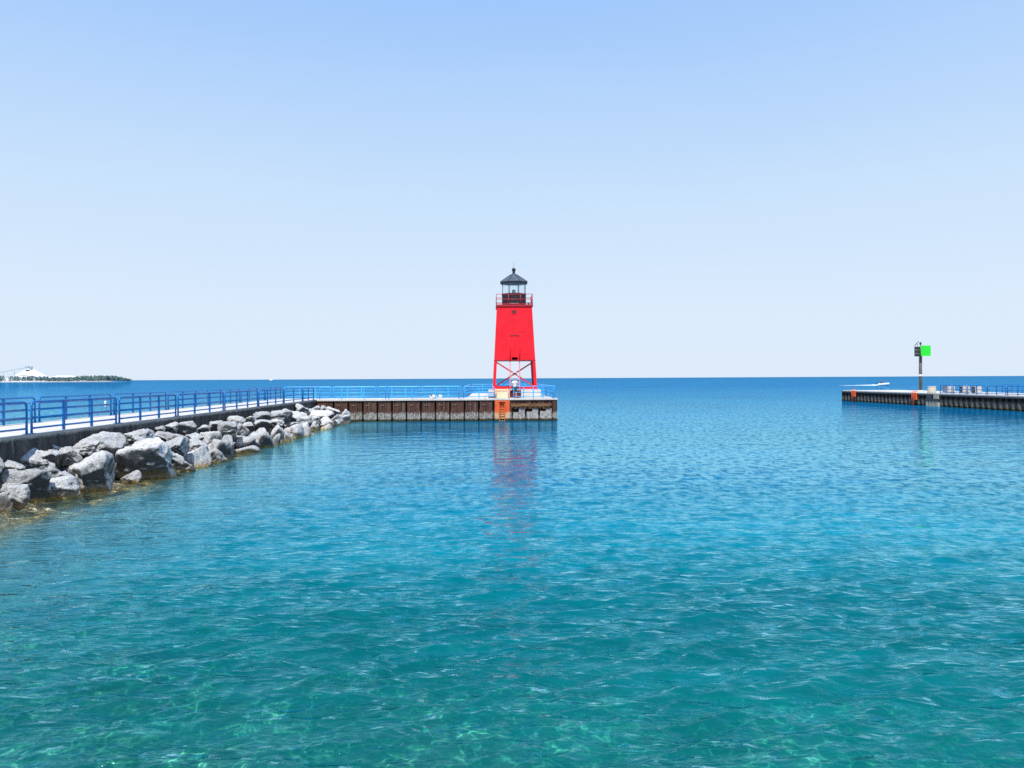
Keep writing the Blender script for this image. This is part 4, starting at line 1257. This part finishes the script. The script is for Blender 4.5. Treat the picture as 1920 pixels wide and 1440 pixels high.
# wake of the boat
vs, fs = [], []
n = 40
for i in range(n+1):
    t = i/n
    x = bp.x - 2.2 - 15.5*t
    hgt = 0.42*(1-t)**1.5 + 0.03
    wdt = 0.7 + 0.8*t
    for k in range(7):
        u = -1 + 2*k/6
        vs.append((x, bp.y + u*wdt, max(0.0, hgt*(1-u*u)*(0.7+0.6*noise.noise(Vector((x*1.3,u*2,0)))))))
for i in range(n):
    for k in range(6):
        a = i*7+k; fs.append((a, a+7, a+8, a+1))
wk = MB(); wk.add(vs, fs, True); tag(wk.build('foam_wake', M['foam']), kind='stuff')
sp_ = at(509.7, 713.6, 1900)
far = empty('distant_boat', (sp_.x, sp_.y, 0.1), R(70), 'tiny white boat on the horizon above the left pier railing', 'boat')
mb = MB(); hull(mb, 11.0, 6.6, 2.6, bow_rise=0.8); mb.build('hull', M['white'], far)
MB().frustum((-2.5,2.5,-2.3,2.3),(-1.8,1.6,-1.8,1.8),2.5,4.6).build('cabin', M['white'], far)
MB().tube([(0,0,4.6),(0,0,7.2)], 0.25, 6).build('mast', M['haze_steel'], far)
by = at(197.8, 761.8, 103)
buoy = empty('buoy', (by.x, by.y, 0), 0, 'small white spar buoy floating beyond the left pier railing', 'buoy')
MB().lathe([(0.10,-0.4),(0.15,-0.1),(0.15,0.62),(0.12,0.72),(0.04,0.76)], 14).build('float', M['white'], buoy)
MB().lathe([(0.156,0.24),(0.156,0.36)], 14).build('orange_band', M['orange'], buoy)

# ------------------------------------------------------------------ far shore
FD = 1600.0
def fs_pt(px, py, Y=FD): return at(px, py, Y)
# land spit
nx_ = 120
xs2 = np.linspace(-420, 247, nx_)
poly_f = []
Xl, Yl, Zl = [], [], []
for j, (dy, zz) in enumerate(((0,-0.4),(6,0.4),(30,1.1),(260,2.5),(420,-0.5))):
    rowx, rowy, rowz = [], [], []
    for x in xs2:
        p_ = fs_pt(x, 715, FD)
        k = min(1.0, max(0.0, (247-x)/40.0))
        rowx.append(p_.x*(1+dy/FD)); rowy.append(p_.y+dy*max(k,0.05)); rowz.append(zz*k - 0.3*(1-k))
    Xl.append(rowx); Yl.append(rowy); Zl.append(rowz)
spit = grid_obj('land', np.array(Xl), np.array(Yl), np.array(Zl), M['beach']); tag(spit, kind='structure')
# crushed-stone heaps
def heap(name, px0, px1, py_top, Y, label, ridge=0.2, squash=1.0):
    pc = at((px0+px1)/2, py_top, Y)
    wd = (px1-px0)*Y/FPX/2
    hgt = pc.z - 1.5
    n, m = 72, 22
    vs, fs = [], []
    for j in range(m+1):
        t = j/m
        for k in range(n):
            a = 2*math.pi*k/n
            rr_ = wd*t*(1+0.06*noise.noise(Vector((math.cos(a)*2,math.sin(a)*2,wd))))
            z = hgt*(1-t**0.93) if squash == 1.0 else hgt*(1-t**3.0)
            z += 0.03*hgt*noise.noise(Vector((math.cos(a)*t*5,math.sin(a)*t*5,hgt)))
            vs.append((rr_*math.cos(a), rr_*math.sin(a), max(z-0.02*hgt, -0.5)))
    for j in range(m):
        for k in range(n):
            k2 = (k+1)%n
            fs.append((j*n+k, (j+1)*n+k, (j+1)*n+k2, j*n+k2))
    o = MB().add(vs, fs, True).build(name, M['stone_pile'], None, (pc.x, pc.y, 1.5))
    return tag(o, label, 'stone heap')
heap('stone_heap', 10, 104, 687.5, 1760, 'tall white cone of quarried stone on the far shore under the conveyor')
heap('stone_heap', 84, 158, 704.0, 1800, 'long low white stone heap on the far shore right of the tall cone', squash=3)
# conveyor
cv = empty('conveyor', (at(0,713,1720).x, 1720, 1.5), 0, 'inclined grey conveyor boom rising to the top of the stone cone', 'conveyor')
def lc(px, py, Y=1720):
    p_ = at(px, py, Y); o_ = cv.location
    return Vector((p_.x-o_.x, p_.y-o_.y, p_.z-o_.z))
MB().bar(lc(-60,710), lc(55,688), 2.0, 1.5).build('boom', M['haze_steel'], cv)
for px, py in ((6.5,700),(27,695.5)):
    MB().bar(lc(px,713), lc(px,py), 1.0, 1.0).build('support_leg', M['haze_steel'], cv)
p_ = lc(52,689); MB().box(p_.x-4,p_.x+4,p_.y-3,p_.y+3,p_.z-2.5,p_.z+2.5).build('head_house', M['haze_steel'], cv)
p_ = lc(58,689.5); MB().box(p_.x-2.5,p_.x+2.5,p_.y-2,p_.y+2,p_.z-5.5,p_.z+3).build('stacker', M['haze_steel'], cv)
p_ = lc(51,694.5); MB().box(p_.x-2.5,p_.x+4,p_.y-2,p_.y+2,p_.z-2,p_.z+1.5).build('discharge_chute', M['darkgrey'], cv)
# plant building
pb_ = at(14, 713, 1660)
bd = empty('plant_building', (pb_.x, pb_.y, 2), 0, 'small white plant building among trees at the left end of the far shore', 'building')
MB().box(-4,5,-4,4,0,6.5).build('wall', M['white'], bd)
MB().box(-1,3,-3,3,6.5,9.5).build('tower', M['white'], bd)
MB().box(-1.4,3.4,-3.4,3.4,9.502,9.9).build('roof', M['haze_steel'], bd)
MB().box(-2.5,-1.0,-4.06,-4.0,1.5,4).build('window', M['darkgrey'], bd)
# wood along the spit
wd_ = MB()
rt = random.Random(5)
def crown(cx_, cy_, z0, h, r, conifer):
    nl = 34 if conifer else 60
    for k in range(nl):
        t = rt.random()
        if conifer:
            z = z0 + h*(0.1+0.9*t); rr_ = r*(1-t)*rt.uniform(0.5,1.05)+0.1
        else:
            z = z0 + h*(0.2+0.8*t); rr_ = r*math.sqrt(max(0.02,1-(2*t-0.9)**2))*rt.uniform(0.5,1.05)
        a = rt.uniform(0,6.28)
        c_ = Vector((cx_+rr_*math.cos(a), cy_+rr_*math.sin(a), z))
        s_ = rt.uniform(0.7,1.5)*(0.35 if conifer else 0.55)*r*0.6
        d1 = Vector((rt.gauss(0,1),rt.gauss(0,1),rt.gauss(0,1))).normalized()*s_
        d2 = Vector((rt.gauss(0,1),rt.gauss(0,1),rt.gauss(0,1))).normalized()*s_
        wd_.add([c_-d1, c_+d2*0.8, c_+d1, c_-d2*0.8], [(0,1,2,3)])
def tree_top(px):
    if px < 20: return 705.0
    if px < 92: return 706.6
    if px < 138: return 708.0
    if px < 150: return 707.0
    if px < 176: return 705.4
    if px < 215: return 705.2
    if px < 238: return 705.2 + (px-215)*0.22
    return 711.0
px = -30.0
while px < 243:
    for _ in range(2):
        Yt = rt.uniform(1625, 1690)
        pp = at(px + rt.uniform(-1,1), tree_top(px) + rt.uniform(-1.2,1.6), Yt)
        con = rt.random() < (0.75 if px < 92 else 0.35)
        hh = max(2.5, pp.z-1.5)
        if not (8 < px < 20 and hh > 5):
            crown(pp.x, pp.y, 1.5, hh, (1.6 if con else 3.2)*rt.uniform(0.8,1.3), con)
    px += 1.1
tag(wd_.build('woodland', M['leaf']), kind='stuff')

# ------------------------------------------------------------------ light, sky, camera
SUN_EL, SUN_AZ = R(58), R(14)                # azimuth: degrees to the left of straight behind the camera
to_sun = Vector((-math.sin(SUN_AZ)*math.cos(SUN_EL), -math.cos(SUN_AZ)*math.cos(SUN_EL), math.sin(SUN_EL)))
sl = bpy.data.lights.new('sun', 'SUN'); sl.energy = 5.0; sl.angle = R(0.5); sl.color = (1.0, 0.965, 0.90)
so = bpy.data.objects.new('sun', sl); col.objects.link(so)
so.rotation_euler = (-to_sun).to_track_quat('-Z', 'Y').to_euler(); so.location = (0,0,60)

wld = bpy.data.worlds.new('World'); scene.world = wld; wld.use_nodes = True
nt = wld.node_tree; nt.nodes.clear(); T = NT(nt)
wo = T.n('ShaderNodeOutputWorld')
sky = T.n('ShaderNodeTexSky', sky_type='NISHITA'); sky.sun_disc = False
sky.sun_elevation = SUN_EL; sky.sun_rotation = math.atan2(to_sun.x, to_sun.y)
sky.air_density = 1.0; sky.dust_density = 1.5; sky.ozone_density = 1.5
b1 = T.n('ShaderNodeBackground'); b1.inputs[1].default_value = 0.10; T.link(sky.outputs[0], b1.inputs[0])
zc = sep(T, T.n('ShaderNodeTexCoord').outputs['Generated'])[2]
gv = T.n('ShaderNodeTexCoord').outputs['Generated']
zc = T.math('ADD', zc, T.math('MULTIPLY', T.math('SUBTRACT', T.noise(T.mapping(gv, (1.5,1.5,5)), 1.4, 5, 0.55), 0.5), 0.05))
hz = T.ramp(zc, [(0.0,(0.75,0.86,1.0)),(0.08,(0.73,0.85,1.0)),(0.22,(0.61,0.79,1.0)),(0.44,(0.365,0.60,1.0)),(0.75,(0.17,0.39,0.88)),(1.0,(0.11,0.29,0.78))])
b2 = T.n('ShaderNodeBackground'); b2.inputs[1].default_value = 1.0; T.link(hz, b2.inputs[0])
mx = T.n('ShaderNodeMixShader'); mx.inputs[0].default_value = 0.95
T.link(b1.outputs[0], mx.inputs[1]); T.link(b2.outputs[0], mx.inputs[2]); T.link(mx.outputs[0], wo.inputs[0])

cd = bpy.data.cameras.new('camera'); cam = bpy.data.objects.new('camera', cd); col.objects.link(cam)
cd.sensor_width = 36.0; cd.lens = 36.0*FPX/1920.0; cd.clip_end = 100000; cd.clip_start = 0.1
rot = Matrix.Rotation(R(90) - PITCH, 4, 'X') @ Matrix.Rotation(ROLL, 4, 'Z')
cam.matrix_world = Matrix.Translation((0,0,CAM_Z)) @ rot
scene.camera = cam
scene.view_settings.view_transform = 'Standard'; scene.view_settings.look = 'None'; scene.view_settings.exposure = 0
scene.cycles.use_denoising = False
scene.cycles.caustics_refractive = False; scene.cycles.caustics_reflective = False
scene.cycles.max_bounces = 8; scene.cycles.transparent_max_bounces = 12
scene.cycles.sample_clamp_indirect = 3.0; scene.cycles.sample_clamp_direct = 3.0
